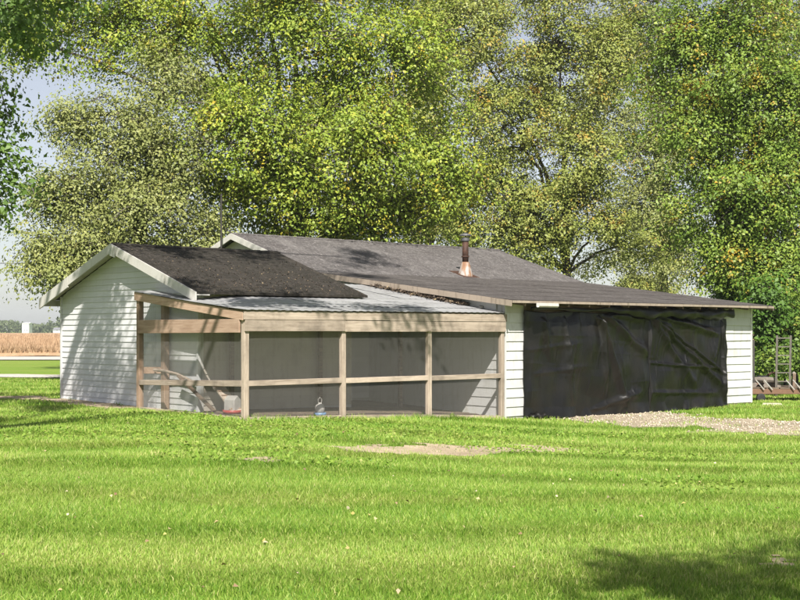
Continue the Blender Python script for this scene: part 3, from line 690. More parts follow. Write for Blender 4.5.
# ------------------------------------------------------------------ black plastic sheeting
def sheet(name, label, u0, u1, zt0, zt1, folds, seed, nu=240, nz=110, v0=-.035):
    r = np.random.default_rng(seed); s = np.linspace(0, 1, nu); q = np.linspace(0, 1, nz); S, Q = np.meshgrid(s, q)
    U = u0+(u1-u0)*S; zt = zt0+(zt1-zt0)*S; zbm = np.array([gloc(x, -.1) for x in u0+(u1-u0)*s])[None]+.012
    Z = zbm+(zt-zbm)*Q
    sag = .06*np.sin(np.pi*((S*2.5+r.uniform()) % 1))*np.clip((Q-.86)/.14, 0, 1); Z = Z-sag
    D = np.zeros_like(S)
    ang = 0
    for (sx, sz, ex, ez, amp, wd) in folds:            # folds as ridges along lines in (S,Q)
        L = math.hypot(ex-sx, ez-sz); tx, tz = (ex-sx)/L, (ez-sz)/L
        a = (S-sx)*tx+(Q-sz)*tz; d = (S-sx)*-tz+(Q-sz)*tx
        wv = wd*(.5+.5*np.clip(a/L, 0, 1)); D += 1.7*amp*np.exp(-(d/wv)**2)*np.clip(a/.05, 0, 1)*np.clip((L-a)/.12, 0, 1)
    for i in range(26):
        kx, kz = r.normal(0, 9), r.normal(0, 4); D += .008*np.sin(kx*S*2+kz*Q*2+r.uniform(0, 6.3))
    for i in range(34):                                # crisp narrow wrinkles hanging down the sheet
        c0 = r.uniform(.02, .98); sl_ = r.normal(0, .10); w_ = r.uniform(.004, .010); a0, a1 = sorted(r.uniform(0, 1, 2)); a1 = max(a1, a0+.25)
        D += r.uniform(.008, .022)*np.exp(-np.abs((S-c0-sl_*(1-Q)-.012*np.sin(Q*7+c0*9))/w_)**1.3)*np.clip((Q-a0)/.1, 0, 1)*np.clip((a1-Q)/.15, 0, 1)
    for i in range(8):
        c0 = r.uniform(.05, .95); D += r.uniform(.005, .012)*np.exp(-np.abs((Q-c0-.05*S*r.normal())/.008))*np.clip(np.sin(S*r.uniform(3, 8)+i), 0, 1)
    for i in range(10):                                # many small vertical puckers hanging from the top
        D += .018*np.exp(-((S-r.uniform())/.018)**2)*np.clip((Q-.25)/.75, 0, 1)**1.2
    D += .05*np.sin(np.pi*Q)*np.sin(S*np.pi)+.05*np.clip(1-Q/.10, 0, 1)*(1+.6*np.sin(S*31+2*np.sin(S*13)))
    D *= np.clip(np.minimum(S, 1-S)/.02, 0.25, 1)
    Vv = v0-np.clip(D, -.02, 1)
    edge = .03*np.sin(Q*9+seed)+.02*np.sin(Q*23+seed*2)
    U = U+edge*np.where(S > .5, np.clip((S-.9)/.1, 0, 1), -np.clip((.1-S)/.1, 0, 1)*.3)
    V = np.stack([U, Vv, Z], -1).reshape(-1, 3); I = np.arange(nu*nz).reshape(nz, nu)
    F = np.stack([I[:-1, :-1], I[:-1, 1:], I[1:, 1:], I[1:, :-1]], -1).reshape(-1, 4)
    me = np_mesh(name, V, F.ravel(), np.arange(len(F))*4, np.full(len(F), 4), M['tarp'], True)
    o = link(name, me); o.location = (P0[0], P0[1], 0); o.rotation_euler = (0, 0, TH)
    m = o.modifiers.new('thickness', 'SOLIDIFY'); m.thickness = .004; m.offset = -1
    tag(o, label, 'tarp'); return o
sheet('plastic_sheet', 'wide rumpled black plastic sheet over the left garage opening', 7.62, 12.30, 2.12, 2.10,
      [(.55, .98, .80, .05, .08, .03), (.57, .95, .62, .3, .06, .02), (.60, .99, 1.0, .55, .05, .04), (.05, .4, .5, .48, .015, .03), (.3, .98, .36, .1, .03, .02),
       (.0, .62, .45, .70, .012, .03), (.62, .98, .95, .93, .05, .03), (.5, .05, .95, .22, .05, .04), (.12, .95, .2, .5, .04, .03)], 3, v0=-.05)
sheet('plastic_sheet', 'taut black plastic sheet with diagonal creases over the right opening', 12.24, 15.72, 2.08, 2.0,
      [(.014, .0, .016, 1.0, .035, .012), (.02, .97, .95, .22, .06, .03), (.05, .98, .98, .34, .04, .015), (.03, .95, .6, .2, .05, .04), (.0, .5, .95, .42, .03, .02), (.93, .98, .97, .05, .05, .02), (.0, .2, .9, .15, .03, .03), (.1, .99, .9, .8, .06, .04)], 9)
# loose rolled sheet hanging under the eave
def valance():
    nu, nk = 110, 14; V = []
    for i in range(nu):
        s = i/(nu-1); u = 7.75+(15.75-7.75)*s
        rr = (.035+.085*sstep(.25, .55, s))*(1+.25*math.sin(s*37)+.15*math.sin(s*83))
        zc = 2.14-.06*sstep(.3, .6, s)+.02*math.sin(s*21)
        for k in range(nk):
            a = 2*math.pi*k/nk; w = 1+.14*math.sin(3*a+s*40)
            V.append((u, -.17+rr*.9*w*math.cos(a), zc+rr*1.15*w*math.sin(a)))
    F = [(i*nk+k, i*nk+(k+1) % nk, (i+1)*nk+(k+1) % nk, (i+1)*nk+k) for i in range(nu-1) for k in range(nk)]
    F += [tuple(reversed(range(nk))), tuple((nu-1)*nk+k for k in range(nk))]
    o = link('rolled_sheet', mesh_data('rolled_sheet', V, F, M['tarp'], True)); o.location = (P0[0], P0[1], 0); o.rotation_euler = (0, 0, TH)
    tag(o, 'black plastic rolled up under the garage eave', 'tarp')
valance()
def bundle():
    mb = MB(); r = np.random.default_rng(4)
    nu, nk = 24, 10; V = []
    for i in range(nu):
        s = i/(nu-1); u = 7.72+.62*s; rr = .085*math.sin(math.pi*(.12+.8*s))*(1+.35*math.sin(s*19))
        for k in range(nk):
            a = 2*math.pi*k/nk; w = 1+.3*math.sin(2*a+s*14)+r.uniform(-.12, .12)
            V.append((u, -.17+rr*w*math.cos(a), gloc(u, -.17)+.06+rr*.8*w*math.sin(a)))
    F = [(i*nk+k, i*nk+(k+1) % nk, (i+1)*nk+(k+1) % nk, (i+1)*nk+k) for i in range(nu-1) for k in range(nk)]
    F += [tuple(reversed(range(nk))), tuple((nu-1)*nk+k for k in range(nk))]
    o = link('plastic_bundle', mesh_data('plastic_bundle', V, F, M['tarp'], True)); o.location = (P0[0], P0[1], 0); o.rotation_euler = (0, 0, TH)
    tag(o, 'crumpled black plastic heap at the foot of the white wall strip', 'tarp')
bundle()

# ------------------------------------------------------------------ the wire pen
pen = tag(local_empty('wire_pen'), 'weathered timber and wire mesh animal pen with grey sheet roof', 'pen')
def pr_z(v, u=0.0): return 2.035+v*(.1145+.050*float(sstep(.0, 1.6, u)))
PL = 7.0
def post(u, v, top, mat, w=.105):
    g = gloc(u, v); bevel(box('post', u-w/2, u+w/2, v-w/2, v+w/2, g-.15, top, mat, pen), .008)
post(0, 0, 1.99, M['wood_z'], .11); post(2.35, 0, 1.985, M['wood_z']); post(4.70, 0, 1.985, M['wood_z']); post(6.93, 0, 1.985, M['wood_z'])
post(0, 3.85, 2.43, M['cedar_z'], .115); post(.345, 3.42, 2.37, M['cedar_z'], .13)
for u in (1.18, 3.5, 5.85):                            # inner posts against the shed
    post(u, 2.19, 2.2, M['wood_dark'], .09)
# front boards
def hb(name, u0, u1, v0, v1, z0, z1, mat): return bevel(box(name, u0, u1, v0, v1, z0, z1, mat, pen), .004)
hb('fascia_board', -.09, 3.52, -.098, -.060, 1.845, 2.005, M['wood_u']); hb('fascia_board', 3.525, 7.02, -.099, -.061, 1.835, 2.0, M['wood_u'])
hb('header_board', -.055, 2.349, -.058, -.056+.0, 1.62, 1.842, M['wood_u']) if False else None
hb('header_board', -.058, 2.348, -.092, -.057, 1.625, 1.838, M['wood_u']); hb('header_board', 2.352, 4.698, -.093, -.057, 1.615, 1.832, M['wood_u']); hb('header_board', 4.702, 6.99, -.091, -.057, 1.61, 1.828, M['wood_u'])
hb('rail', .058, 2.295, -.045, -.005, .595, .70, M['wood_u']); hb('rail', 2.405, 4.645, -.045, -.005, .585, .69, M['wood_u']); hb('rail', 4.755, 6.875, -.045, -.005, .575, .68, M['wood_u'])
for a, b in ((.06, 2.29), (2.41, 4.64), (4.76, 6.87)):
    za, zb2 = gloc(a, -.02), gloc(b, -.02)
    hexa('base_board', [(a, -.04, za-.1), (b, -.04, zb2-.1), (b, 0, zb2-.1), (a, 0, za-.1), (a, -.04, za+.07), (b, -.04, zb2+.07), (b, 0, zb2+.07), (a, 0, za+.07)], M['wood_u'], pen)
# left side boards
def vb(name, u0, u1, v0, v1, za0, za1, zb0, zb1, mat):
    return bevel(hexa(name, [(u0, v0, za0), (u1, v0, za0), (u1, v1, zb0), (u0, v1, zb0), (u0, v0, za1), (u1, v0, za1), (u1, v1, zb1), (u0, v1, zb1)], mat, pen), .004)
vb('rake_board', -.097, -.060, -.058, 3.93, pr_z(-.06)-.20, pr_z(-.06)-.035, pr_z(3.93)-.21, pr_z(3.93)-.035, M['cedar_v'])
vb('header_board', -.096, -.060, .062, 3.79, 1.60, 1.855, 1.58, 1.86, M['cedar_v'])
vb('rail', -.062, -.02, .058, 3.79, .59, .705, .50, .605, M['wood_v'])
vb('base_board', -.05, -.01, .06, 3.79, gloc(0, 0)-.1, gloc(0, 0)+.06, gloc(0, 3.8)-.1, gloc(0, 3.8)+.06, M['wood_v'])
bevel(beam('end_rail', (.06, 3.84, .80), (.41, 3.60, .80), .04, .14, M['cedar_v'], pen), .004)
# rafters
for u in (1.2, 2.4, 3.6, 4.8, 6.0):
    v1 = 2.2 if u < 4.55 else 4.6
    hexa('rafter', [(u-.02, -.05, pr_z(-.05, u)-.17), (u+.02, -.05, pr_z(-.05, u)-.17), (u+.02, v1, pr_z(v1, u)-.17), (u-.02, v1, pr_z(v1, u)-.17), (u-.02, -.05, pr_z(-.05, u)-.035), (u+.02, -.05, pr_z(-.05, u)-.035), (u+.02, v1, pr_z(v1, u)-.035), (u-.02, v1, pr_z(v1, u)-.035)], M['wood_v'], pen)
# corrugated roof sheets, lapped
def csheet(u0, u1, v0, v1, lift):
    n = max(6, int((u1-u0)/.045)); V = []; F = []
    for i in range(n+1):
        u = u0+(u1-u0)*i/n; rip = .0035*(1 if i % 4 < 2 else -1)
        zz = [pr_z(v0, u)+lift+rip-.018, pr_z(v1, u)+rip+lift*.3-.018]
        V += [(u, v0, zz[0]), (u, v1, zz[1]), (u, v0, zz[0]-.003), (u, v1, zz[1]-.003)]
    for i in range(n):
        a = 4*i; b = a+4; F += [(a, b, b+1, a+1), (a+2, a+3, b+3, b+2), (a, a+2, b+2, b), (a+1, b+1, b+3, a+3)]
    link('roof_sheet', mesh_data('roof_sheet', V, F, M['sheet']), pen)
for k, (v0, v1) in enumerate(((-.13, .70), (.60, 1.45), (1.36, 2.24))):
    for j, (u0, u1) in enumerate(((-.13, 2.40), (2.34, 4.80), (4.74, 7.03)) if k % 2 == 0 else ((-.13, 1.6), (1.54, 3.9), (3.84, 7.03))):
        csheet(u0, u1, v0, v1, .014*(2-k)+.005*j+.004)
csheet(-.13, .40, 2.15, 3.98, .002)
csheet(4.66, 5.95, 2.15, 3.5, .002); csheet(5.90, 7.03, 2.15, 3.5, .007); csheet(4.66, 5.95, 3.42, 4.7, -.004); csheet(5.9, 7.03, 3.42, 4.7, .001)
# wire mesh, one panel to a bay
def mesh_panel(p0, p1, zlo, zhi, step=.016, w=.0011):
    p0 = np.array(p0, float); p1 = np.array(p1, float); L = np.linalg.norm(p1-p0); d = (p1-p0)/L; mb = MB()
    k = int(L/step)
    for i in range(k+1):
        p = p0+d*(i*step); f = i*step/L; jx = random.uniform(-.003, .003)
        mb.beam((p[0]+d[0]*jx, p[1]+d[1]*jx, zlo[0]+(zlo[1]-zlo[0])*f), (p[0], p[1], zhi[0]+(zhi[1]-zhi[0])*f), w, w, up=(d[1], -d[0], 0))
    m = int((min(zhi)-max(zlo))/step)
    for i in range(m+1):
        zz = max(zlo)+i*step; mb.beam((p0[0], p0[1], zz), (p1[0], p1[1], zz), w, w)
    o = mb.build('wire_mesh', M['wire'], pen); o['kind'] = 'stuff'
for a, b in ((.05, 2.30), (2.40, 4.65), (4.75, 6.88)):
    mesh_panel((a, .012), (b, .012), (gloc(a, 0), gloc(b, 0)), (1.7, 1.7))
mesh_panel((.012, .05), (.012, 3.8), (0, 0), (1.98, 2.36)); mesh_panel((.05, 3.86), (.40, 3.86), (0, 0), (2.4, 2.4))

# ------------------------------------------------------------------ things in the pen
def in_pen(name, label, cat, u, v, rz=0):
    p = W(u, v); return tag(empty(name, (p[0], p[1], float(gz(*p))+.012), TH+rz), label, cat)
ramp = in_pen('cleated_ramp', 'sloping wooden plank ramp with cleats inside the pen', 'ramp', .75, 1.75)
a, b = Vector((-.15, -.62, .03)), Vector((-.02, .38, .62))
hexa('plank', beam_pts(a, b, .24, .03), M['wood_v'], ramp)
for i in range(7):
    p = a.lerp(b, (i+.6)/7.2)+Vector((0, -.013, .022)); beam('cleat', p+Vector((-.11, 0, 0)), p+Vector((.11, 0, 0)), .03, .022, M['cedar_z'], ramp)
beam('support_leg', (-.02, .36, -.02), (-.02, .36, .58), .05, .05, M['wood_z'], ramp)
lean = in_pen('leaning_plank', 'grey plank leaning down towards the corner post', 'plank', .22, 2.15)
hexa('board', beam_pts((.0, .55, .72), (.22, -.45, .03), .09, .035), M['wood_dark'], lean)
del_l = lean
perch = in_pen('branch_perch', 'pale bent branch fixed across the pen corner', 'perch', .25, 3.0)
mb = MB(); mb.tube([(-.05, .62, .82), (.02, .3, .80), (.08, -.1, .74), (.12, -.5, .63), (.13, -.7, .56)], [.03, .032, .03, .028, .022], 8); mb.build('branch', M['wood_v'], perch, True)
mb = MB(); mb.beam((.10, -.45, -.02), (.10, -.45, .63), .045, .045); mb.build('upright', M['wood_z'], perch)
mb = MB(); mb.beam((.04, .12, -.02), (.04, .12, .77), .04, .04); mb.build('upright', M['wood_z'], perch)
fd = in_pen('poultry_feeder', 'white hooded feeder on a red tray near the corner post', 'feeder', .6, 1.30, .3)
V = [(-.11, -.13, .06), (.11, -.13, .06), (.11, -.13, .27), (0, -.13, .36), (-.11, -.13, .27)]
F = [(0, 1, 2, 3, 4), (9, 8, 7, 6, 5)]+[(i, i+5, (i+1) % 5+5, (i+1) % 5) for i in range(5)]
bevel(link('hood', mesh_data('hood', V+[(x, .13, z) for x, y, z in V], F, M['white_plastic']), fd), .012, 2)
mb = MB(); mb.lathe([(.15, 0), (.19, .01), (.20, .07), (.185, .07), (.175, .03)], k=20); mb.build('tray', M['red_plastic'], fd, True)
wt = in_pen('poultry_waterer', 'white jug waterer on a blue base inside the pen front', 'waterer', 2.13, .45)
mb = MB(); mb.lathe([(.13, 0), (.16, .01), (.165, .08), (.14, .08), (.13, .05)], k=20); mb.build('base', M['blue_plastic'], wt, True)
mb = MB(); mb.lathe([(.12, .05), (.125, .22), (.11, .27), (.05, .31), (.045, .34)], k=20); mb.build('jug', M['white_plastic'], wt, True)
mb = MB(); mb.tube([(-.05, 0, .32), (-.06, 0, .42), (0, 0, .47), (.06, 0, .42), (.05, 0, .32)], .008, 6); mb.build('handle', M['white_plastic'], wt); wt.scale = (.78, .78, .78)

roof_litter('roof_leaves', 'dead leaves lying along the dark shed roof', 700, lambda n: rng.uniform(.2, 4.6, n), lambda n: EV0+np.abs(rng.normal(0, 1.2, n)) % 3.3,
            lambda u, v: RZ-np.abs(v-RV)*SLP, M['litter'], (.018, .042))
roof_litter('gutter_leaves', 'leaf litter piled where the pen roof meets the garage wall', 800, lambda n: 6.95-np.abs(rng.normal(0, .16, n)), lambda n: rng.uniform(1.0, 4.2, n),
            lambda u, v: 2.035+v*.1645+rng.uniform(0, .07, len(u)), M['litter'], (.04, .09))

# ------------------------------------------------------------------ trees
def bez(a, b, c, n, jit, r):
    t = np.linspace(0, 1, n)[:, None]; p = (1-t)**2*a+2*(1-t)*t*b+t*t*c
    j = r.normal(0, jit, (n, 3)); j[0] = 0; return p+j*np.linspace(0, 1, n)[:, None]

def tree(name, label, cat, base, trunk_h, trunk_r, lobes, leaf_n, leaf, mat, barkm, seed, group=None, per=34, sig=.30, droop=.25, lean=(0, 0), minb=6):
    """lobes: (x,y,z,rx,ry,rz,weight) about the base point"""
    r = np.random.default_rng(seed); bx, by = base; bz = float(gz(bx, by)); B = np.array([bx, by, bz])
    root = tag(empty(name, (bx, by, bz)), label, cat, group)
    mb = MB(); top = np.array([lean[0], lean[1], trunk_h])
    tp = bez(np.zeros(3)-[0, 0, .2], np.array([lean[0]*.2, lean[1]*.2, trunk_h*.5]), top, 9, .05*trunk_r*4, r)
    tr = trunk_r*(1.0-.42*np.linspace(0, 1, 9)); tr[0] *= 1.45; tr[1] *= 1.12
    mb.tube(tp, tr, 10)
    trunk = mb.build('trunk', barkm, root, True)
    wts = np.array([l[6] for l in lobes], float); wts /= wts.sum(); C = []; OUT = []
    lb = MB(); sb = MB()
    for li, l in enumerate(lobes):
        c = np.array(l[:3]); R = np.array(l[3:6])
        s = int(np.clip(4+4*(c[2]/max(trunk_h*1.6, .1)), 3, 8)); st = tp[s]
        d = c-st; ctrl = st+np.array([d[0]*.35, d[1]*.35, d[2]*.6+.15*np.linalg.norm(d[:2])])
        end = c+np.array([0, 0, R[2]*.45])+r.normal(0, .2, 3)*R*.5
        lp = bez(st, ctrl, end, 12, .06*R.mean(), r); lr0 = trunk_r*.50*min(1.0, .45+wts[li]*2.2)
        lb.tube(lp, np.linspace(lr0, .03, 12), 7)
        nleaf = int(leaf_n*wts[li]); ncl = max(8, nleaf//per)
        nb = max(minb, ncl//9)
        # branch ends in the shell of the lobe, then twigs carrying the clusters
        e = r.normal(size=(nb, 3)); e /= np.linalg.norm(e, axis=1, keepdims=True); rad = r.uniform(.45, 1.0, nb)**.6
        E = c+e*rad[:, None]*R*(1+.16*np.sin(e[:, :1]*7+e[:, 2:]*5+seed))
        for k in range(nb):
            dd = np.linalg.norm(lp-E[k], axis=1)+np.linspace(1.2, 0, 12)*.4; j = int(np.argmin(dd[2:]))+2
            m = (lp[j]+E[k])/2+np.array([0, 0, .12*np.linalg.norm(E[k]-lp[j])])
            bp = bez(lp[j], m, E[k]-np.array([0, 0, droop*.5]), 6, .06, r)
            r0 = max(.014, .012+.011*np.linalg.norm(E[k]-lp[j])); lb.tube(bp, np.linspace(r0, .007, 6), 5)
            for q in range(9):
                f = r.uniform(.30, 1.05); i0 = min(int(f*5), 4); p = bp[i0]+(bp[i0+1]-bp[i0])*(f*5-i0)
                tw = p+r.normal(0, .34, 3)*(.6+R.mean()*.16)-np.array([0, 0, droop*.3]); C.append(tw); OUT.append(tw-c)
                if r.uniform() < .35: sb.tube([p, (p+tw)/2+[0, 0, .05], tw], [.008, .006, .003], 3)
    lb.build('limbs', barkm, trunk, True)
    if sb.V: sb.build('twigs', barkm, trunk)['kind'] = 'stuff'
    C = np.array(C); OUT = np.array(OUT); n = len(C); cnt = r.poisson(per, n); idx = np.repeat(np.arange(n), cnt)
    sg = sig*r.uniform(.6, 1.35, n)
    off = r.normal(size=(len(idx), 3))*sg[idx][:, None]*np.array([1, 1, .6]); off[:, 2] -= np.abs(off[:, 0])*droop
    P = C[idx]+off
    nrm = OUT[idx]/(np.linalg.norm(OUT[idx], axis=1, keepdims=True)+.01)*.32+off/(np.linalg.norm(off, axis=1, keepdims=True)+.01)*.55+np.array([0, -.14, .55])+r.normal(size=P.shape)*.27
    nrm /= np.linalg.norm(nrm, axis=1, keepdims=True)
    ok = P[:, 2]+bz > .05; P, nrm = P[ok], nrm[ok]
    me = leaves_mesh('crown', P, nrm, leaf*r.uniform(.5, 1.55, len(P)), mat)
    link('crown', me, root)
    return root, P+B

def px(x, Y): return (x-400)/FPX*Y
def pz(y, Y): return CAM_H+(HOR-y)/FPX*Y
def lobes_px(base, spec):
    """spec: image column, row, distance, radii in metres, weight -> lobe about the base"""
    b = (base[0], base[1], float(gz(*base))); return [(px(x, Y)-b[0], Y-b[1], pz(y, Y)-b[2], rx, ry, rz, w) for x, y, Y, rx, ry, rz, w in spec]

G = 'tall trees behind the buildings'
TREES = []
# broad bright maple behind the shed
b = (px(300, 43), 43)
TREES.append(tree('maple_tree', 'broad yellow green maple directly behind the shed roof', 'tree', b, 5.5, .42, lobes_px(b, [
    (300, 40, 42, 3.4, 3.0, 2.6, 1.5), (200, 60, 43.5, 3.0, 2.6, 2.4, 1.3), (395, 70, 41.5, 3.0, 2.6, 2.4, 1.3), (255, 140, 40, 2.9, 2.4, 2.0, 1.2), (350, 150, 40, 2.8, 2.4, 2.0, 1.2),
    (430, 165, 42, 2.4, 2.2, 2.0, .9), (225, 200, 43, 2.4, 2.2, 1.6, .8), (310, 210, 41, 2.8, 2.2, 1.6, .9), (395, 222, 42.5, 2.5, 2.2, 1.5, .7), (120, 30, 44, 2.8, 2.4, 2.0, .9), (55, 20, 44, 2.1, 1.9, 1.5, .55), (5, 45, 44, 1.4, 1.5, 1.2, .3), (25, -30, 44, 2.4, 2.0, 1.7, .5),
    (250, -60, 43, 4.2, 3.4, 2.8, 1.2), (400, -50, 43, 3.6, 3.2, 2.6, 1.0), (130, -40, 45, 3.2, 3, 2.4, .8), (300, -160, 43.5, 4.2, 3.6, 2.8, .7)]),
    185000, .104, M['leaf_maple'], M['bark'], 11, G))
# paler tree at the left
b = (px(140, 40), 40)
TREES.append(tree('poplar_tree', 'pale grey green tree drooping low left of the shed', 'tree', b, 4.2, .30, lobes_px(b, [
    (120, 140, 40, 2.1, 1.9, 1.8, 1.2), (78, 205, 39.5, 1.45, 1.4, 1.4, .9), (150, 215, 39, 1.9, 1.7, 1.5, 1.1), (95, 258, 39, 1.3, 1.4, 1.1, .8), (52, 195, 39, .75, .9, .8, .3), (38, 245, 38.7, .5, .8, .6, .2), (50, 268, 38.5, .78, 1.0, .65, .4), (70, 285, 38.5, .62, .8, .5, .25),
    (180, 150, 40.5, 1.9, 1.8, 1.6, .9), (160, 270, 40, 1.8, 1.6, 1.1, .5), (160, 80, 41, 2.0, 2.0, 1.6, .6), (75, 125, 40, 1.0, 1.2, 1.0, .4), (210, 245, 40.5, 1.8, 1.6, 1.2, .5)]),
    80000, .092, M['leaf_pale'], M['bark'], 23, G))
# more distant tree in the middle
b = (px(566, 58), 58)
TREES.append(tree('ash_tree', 'olive green tree with dark bare trunk right of the stovepipe', 'tree', b, 6.2, .30, lobes_px(b, [
    (560, 70, 58, 3.6, 3.2, 3.0, 1.3), (500, 120, 57, 2.9, 2.6, 2.4, 1.0), (470, 40, 58, 3.2, 2.8, 2.8, 1.0), (580, 165, 57, 2.8, 2.6, 2.0, .9), (540, 215, 57, 2.3, 2.2, 1.6, .8), (490, 195, 57.5, 2.3, 2.2, 1.9, .7),
    (605, 228, 57, 1.9, 1.8, .9, .35), (640, 250, 58, 1.7, 1.6, .8, .16), (525, 262, 57, 1.6, 1.6, .8, .3), (500, 235, 58, 1.9, 1.8, 1.2, .45), (545, -30, 58, 3.8, 3.4, 2.8, .8), (615, 60, 58.5, 2.2, 2.4, 2.4, .6), (460, 232, 58, 1.3, 1.5, .9, .25)]),
    135000, .112, M['leaf_mid'], M['bark_dark'], 37, G))
# dense tree at the right
b = (px(722, 46), 46)
TREES.append(tree('sycamore_tree', 'dense dark green tree behind the right end of the garage', 'tree', b, 5.2, .42, lobes_px(b, [
    (720, 70, 45.5, 3.0, 2.6, 2.4, 1.2), (775, 110, 45, 2.6, 2.4, 2.4, 1.1), (690, 140, 45, 1.8, 1.9, 1.5, .5), (745, 190, 44.5, 2.2, 2.0, 1.8, 1.0), (800, 200, 44.5, 2.2, 2.2, 2.0, .9), (715, 258, 44.5, 1.4, 1.5, 1.1, .4),
    (775, 275, 44, 1.8, 1.8, 1.5, .9), (680, 215, 45.5, 1.2, 1.5, 1.0, .16), (830, 90, 46, 2.6, 2.6, 2.6, .6), (750, -10, 46, 3.6, 3.2, 2.4, .9), (680, 50, 46, 2.0, 2.2, 1.9, .6), (840, 290, 44, 2.0, 2.0, 1.8, .5)]),
    135000, .104, M['leaf_right'], M['bark'], 41, G))
# pale tall tree filling the back between them
b = (px(662, 68), 68)
TREES.append(tree('cottonwood_tree', 'sparse pale tree with visible grey limbs between the two right trees', 'tree', b, 9.0, .40, lobes_px(b, [
    (640, 40, 68, 3.6, 3.2, 3.0, 1.1), (610, 120, 67.5, 2.6, 2.6, 2.3, .7), (660, 160, 67, 2.6, 2.6, 2.2, .7), (690, 110, 68, 2.8, 2.8, 2.4, .7), (640, 205, 67, 2.4, 2.4, 1.4, .45), (685, 245, 67, 2.2, 2.2, 1.4, .35), (650, -40, 68, 3.8, 3.2, 2.6, .6), (612, 262, 66, 2.4, 1.8, .9, .22), (655, 225, 66, 2.6, 2, 1.2, .3), (668, 268, 66, 1.8, 1.6, .9, .16)]),
    75000, .128, M['leaf_pale'], M['bark'], 53, G, sig=.36))
b = (px(430, 74), 74)
TREES.append(tree('walnut_tree', 'faint olive tree showing between the maple and the stovepipe', 'tree', b, 7.0, .36, lobes_px(b, [
    (430, 110, 74, 4.0, 3.4, 3.4, 1.0), (380, 210, 73, 3.4, 3.0, 2.2, .7), (455, 200, 73, 2.6, 2.8, 2.2, .6), (450, 20, 74, 4.2, 3.6, 3.2, .8), (330, 120, 74, 3.8, 3.4, 3.6, .7), (300, 230, 73, 3.6, 3.0, 1.8, .5), (390, -60, 75, 4.5, 4, 3, .5)]),
    62000, .15, M['leaf_mid'], M['bark_dark'], 61, G, sig=.42))
b = (px(770, 72), 72)
TREES.append(tree('elm_tree', 'olive tree glimpsed beyond the dense tree at the right edge', 'tree', b, 7.0, .36, lobes_px(b, [
    (770, 30, 72, 4.2, 3.6, 3.4, 1.0), (800, 150, 71, 3.4, 3.2, 3.0, .8), (740, 250, 71, 2.6, 2.6, 1.6, .4), (720, 150, 71.5, 2.4, 2.6, 2.4, .4), (810, 280, 70, 3.2, 3.2, 2.2, .6), (850, 50, 72, 4, 4, 4, .6)]),
    48000, .15, M['leaf_mid'], M['bark_dark'], 67, G, sig=.42))
b = (px(640, 96), 96)
TREES.append(tree('distant_tree', 'small round distant tree just above the low garage roof', 'tree', b, 2.0, .2, lobes_px(b, [(628, 289, 96, 1.3, 1.3, 1.0, .6), (645, 286, 96, 1.6, 1.4, 1.1, 1), (664, 291, 96, 1.4, 1.3, 1.0, .6)]), 9000, .15, M['leaf_mid'], M['bark_dark'], 69, None))
# near tree: trunk outside the frame at the left, its crown shades the shed and roofs
b = (-10.8, 19.5)
TREES.append(tree('shade_tree', 'near dark leaved tree with a branch hanging in at the left edge', 'tree', b, 5.5, .38,
    [(x-b[0], y-b[1], z, rx, ry, rz, w) for x, y, z, rx, ry, rz, w in (
        (-8.30, 20.58, 9.30, 1.5, 1.6, 1.2, .38), (-6.50, 20.29, 8.90, .8, .9, .5, .16), (-5.00, 21.29, 10.60, 1.5, 1.5, 1.0, .6), (-3.00, 22.22, 11.60, 1.9, 1.8, 1.1, .8), (-0.80, 23.50, 12.80, 1.8, 1.8, 1.1, .6), (-6.40, 22.41, 12.40, 1.9, 1.9, 1.2, .6), (-3.60, 23.58, 14.40, 1.9, 1.8, 1.1, .6), (-0.60, 24.46, 15.60, 2.0, 1.8, 1.1, .6), (-10.5, 19, 11.5, 3, 2.6, 2.2, .8), (-7.15, 22.0, 4.3, .32, .7, .85, .16), (-7.25, 22.2, 6.2, .5, .8, .9, .16), (-6.9, 22.3, 7.4, .7, .8, .4, .12),
        (-8.6, 21.5, 8.2, 1.6, 1.6, 1.0, .5), (-6.4, 22.6, 8.5, 1.2, 1.2, .6, .3), (-12.5, 20, 9, 2.4, 2.4, 2.2, .8))],
    25000, .100, M['leaf_near'], M['bark'], 71, None, per=70, sig=.24, minb=2, droop=.4))
b = (-7.6, 13.2)
TREES.append(tree('shade_tree', 'tree standing left of the camera whose shade streaks the pen', 'tree', b, 5.0, .30,
    [(x-b[0], y-b[1], z, rx, ry, rz, w) for x, y, z, rx, ry, rz, w in ((-1.90, 18.18, 9.30, 1.7, 1.3, .9, .8), (-4.60, 18.45, 9.60, 1.5, 1.4, .9, .6), (0.70, 19.28, 9.70, 1.5, 1.3, .8, .5), (-7.4, 13.0, 9.2, 2.2, 2, 1.6, .9))],
    9000, .12, M['leaf_near'], M['bark'], 73, None, per=60, sig=.24, minb=2, droop=.4))
# tree standing right behind the camera; only its shadow reaches the lawn
b = (6.4, -5.0)
TREES.append(tree('yard_tree', 'tree behind the camera that shades the lower right lawn', 'tree', b, 5.0, .32,
    [(x-b[0], y-b[1], z, rx, ry, rz, w) for x, y, z, rx, ry, rz, w in ((4.00, -0.82, 9.30, 1.9, 1.7, 1.3, 1.0), (6.60, -1.25, 10.00, 2.4, 2.2, 1.8, 1.0), (2.30, -1.45, 9.60, 1.1, 1.0, .7, .45), (6.50, -3.19, 12.00, 2.5, 2.4, 1.6, .7))],
    9000, .12, M['leaf_near'], M['bark'], 79, minb=3))

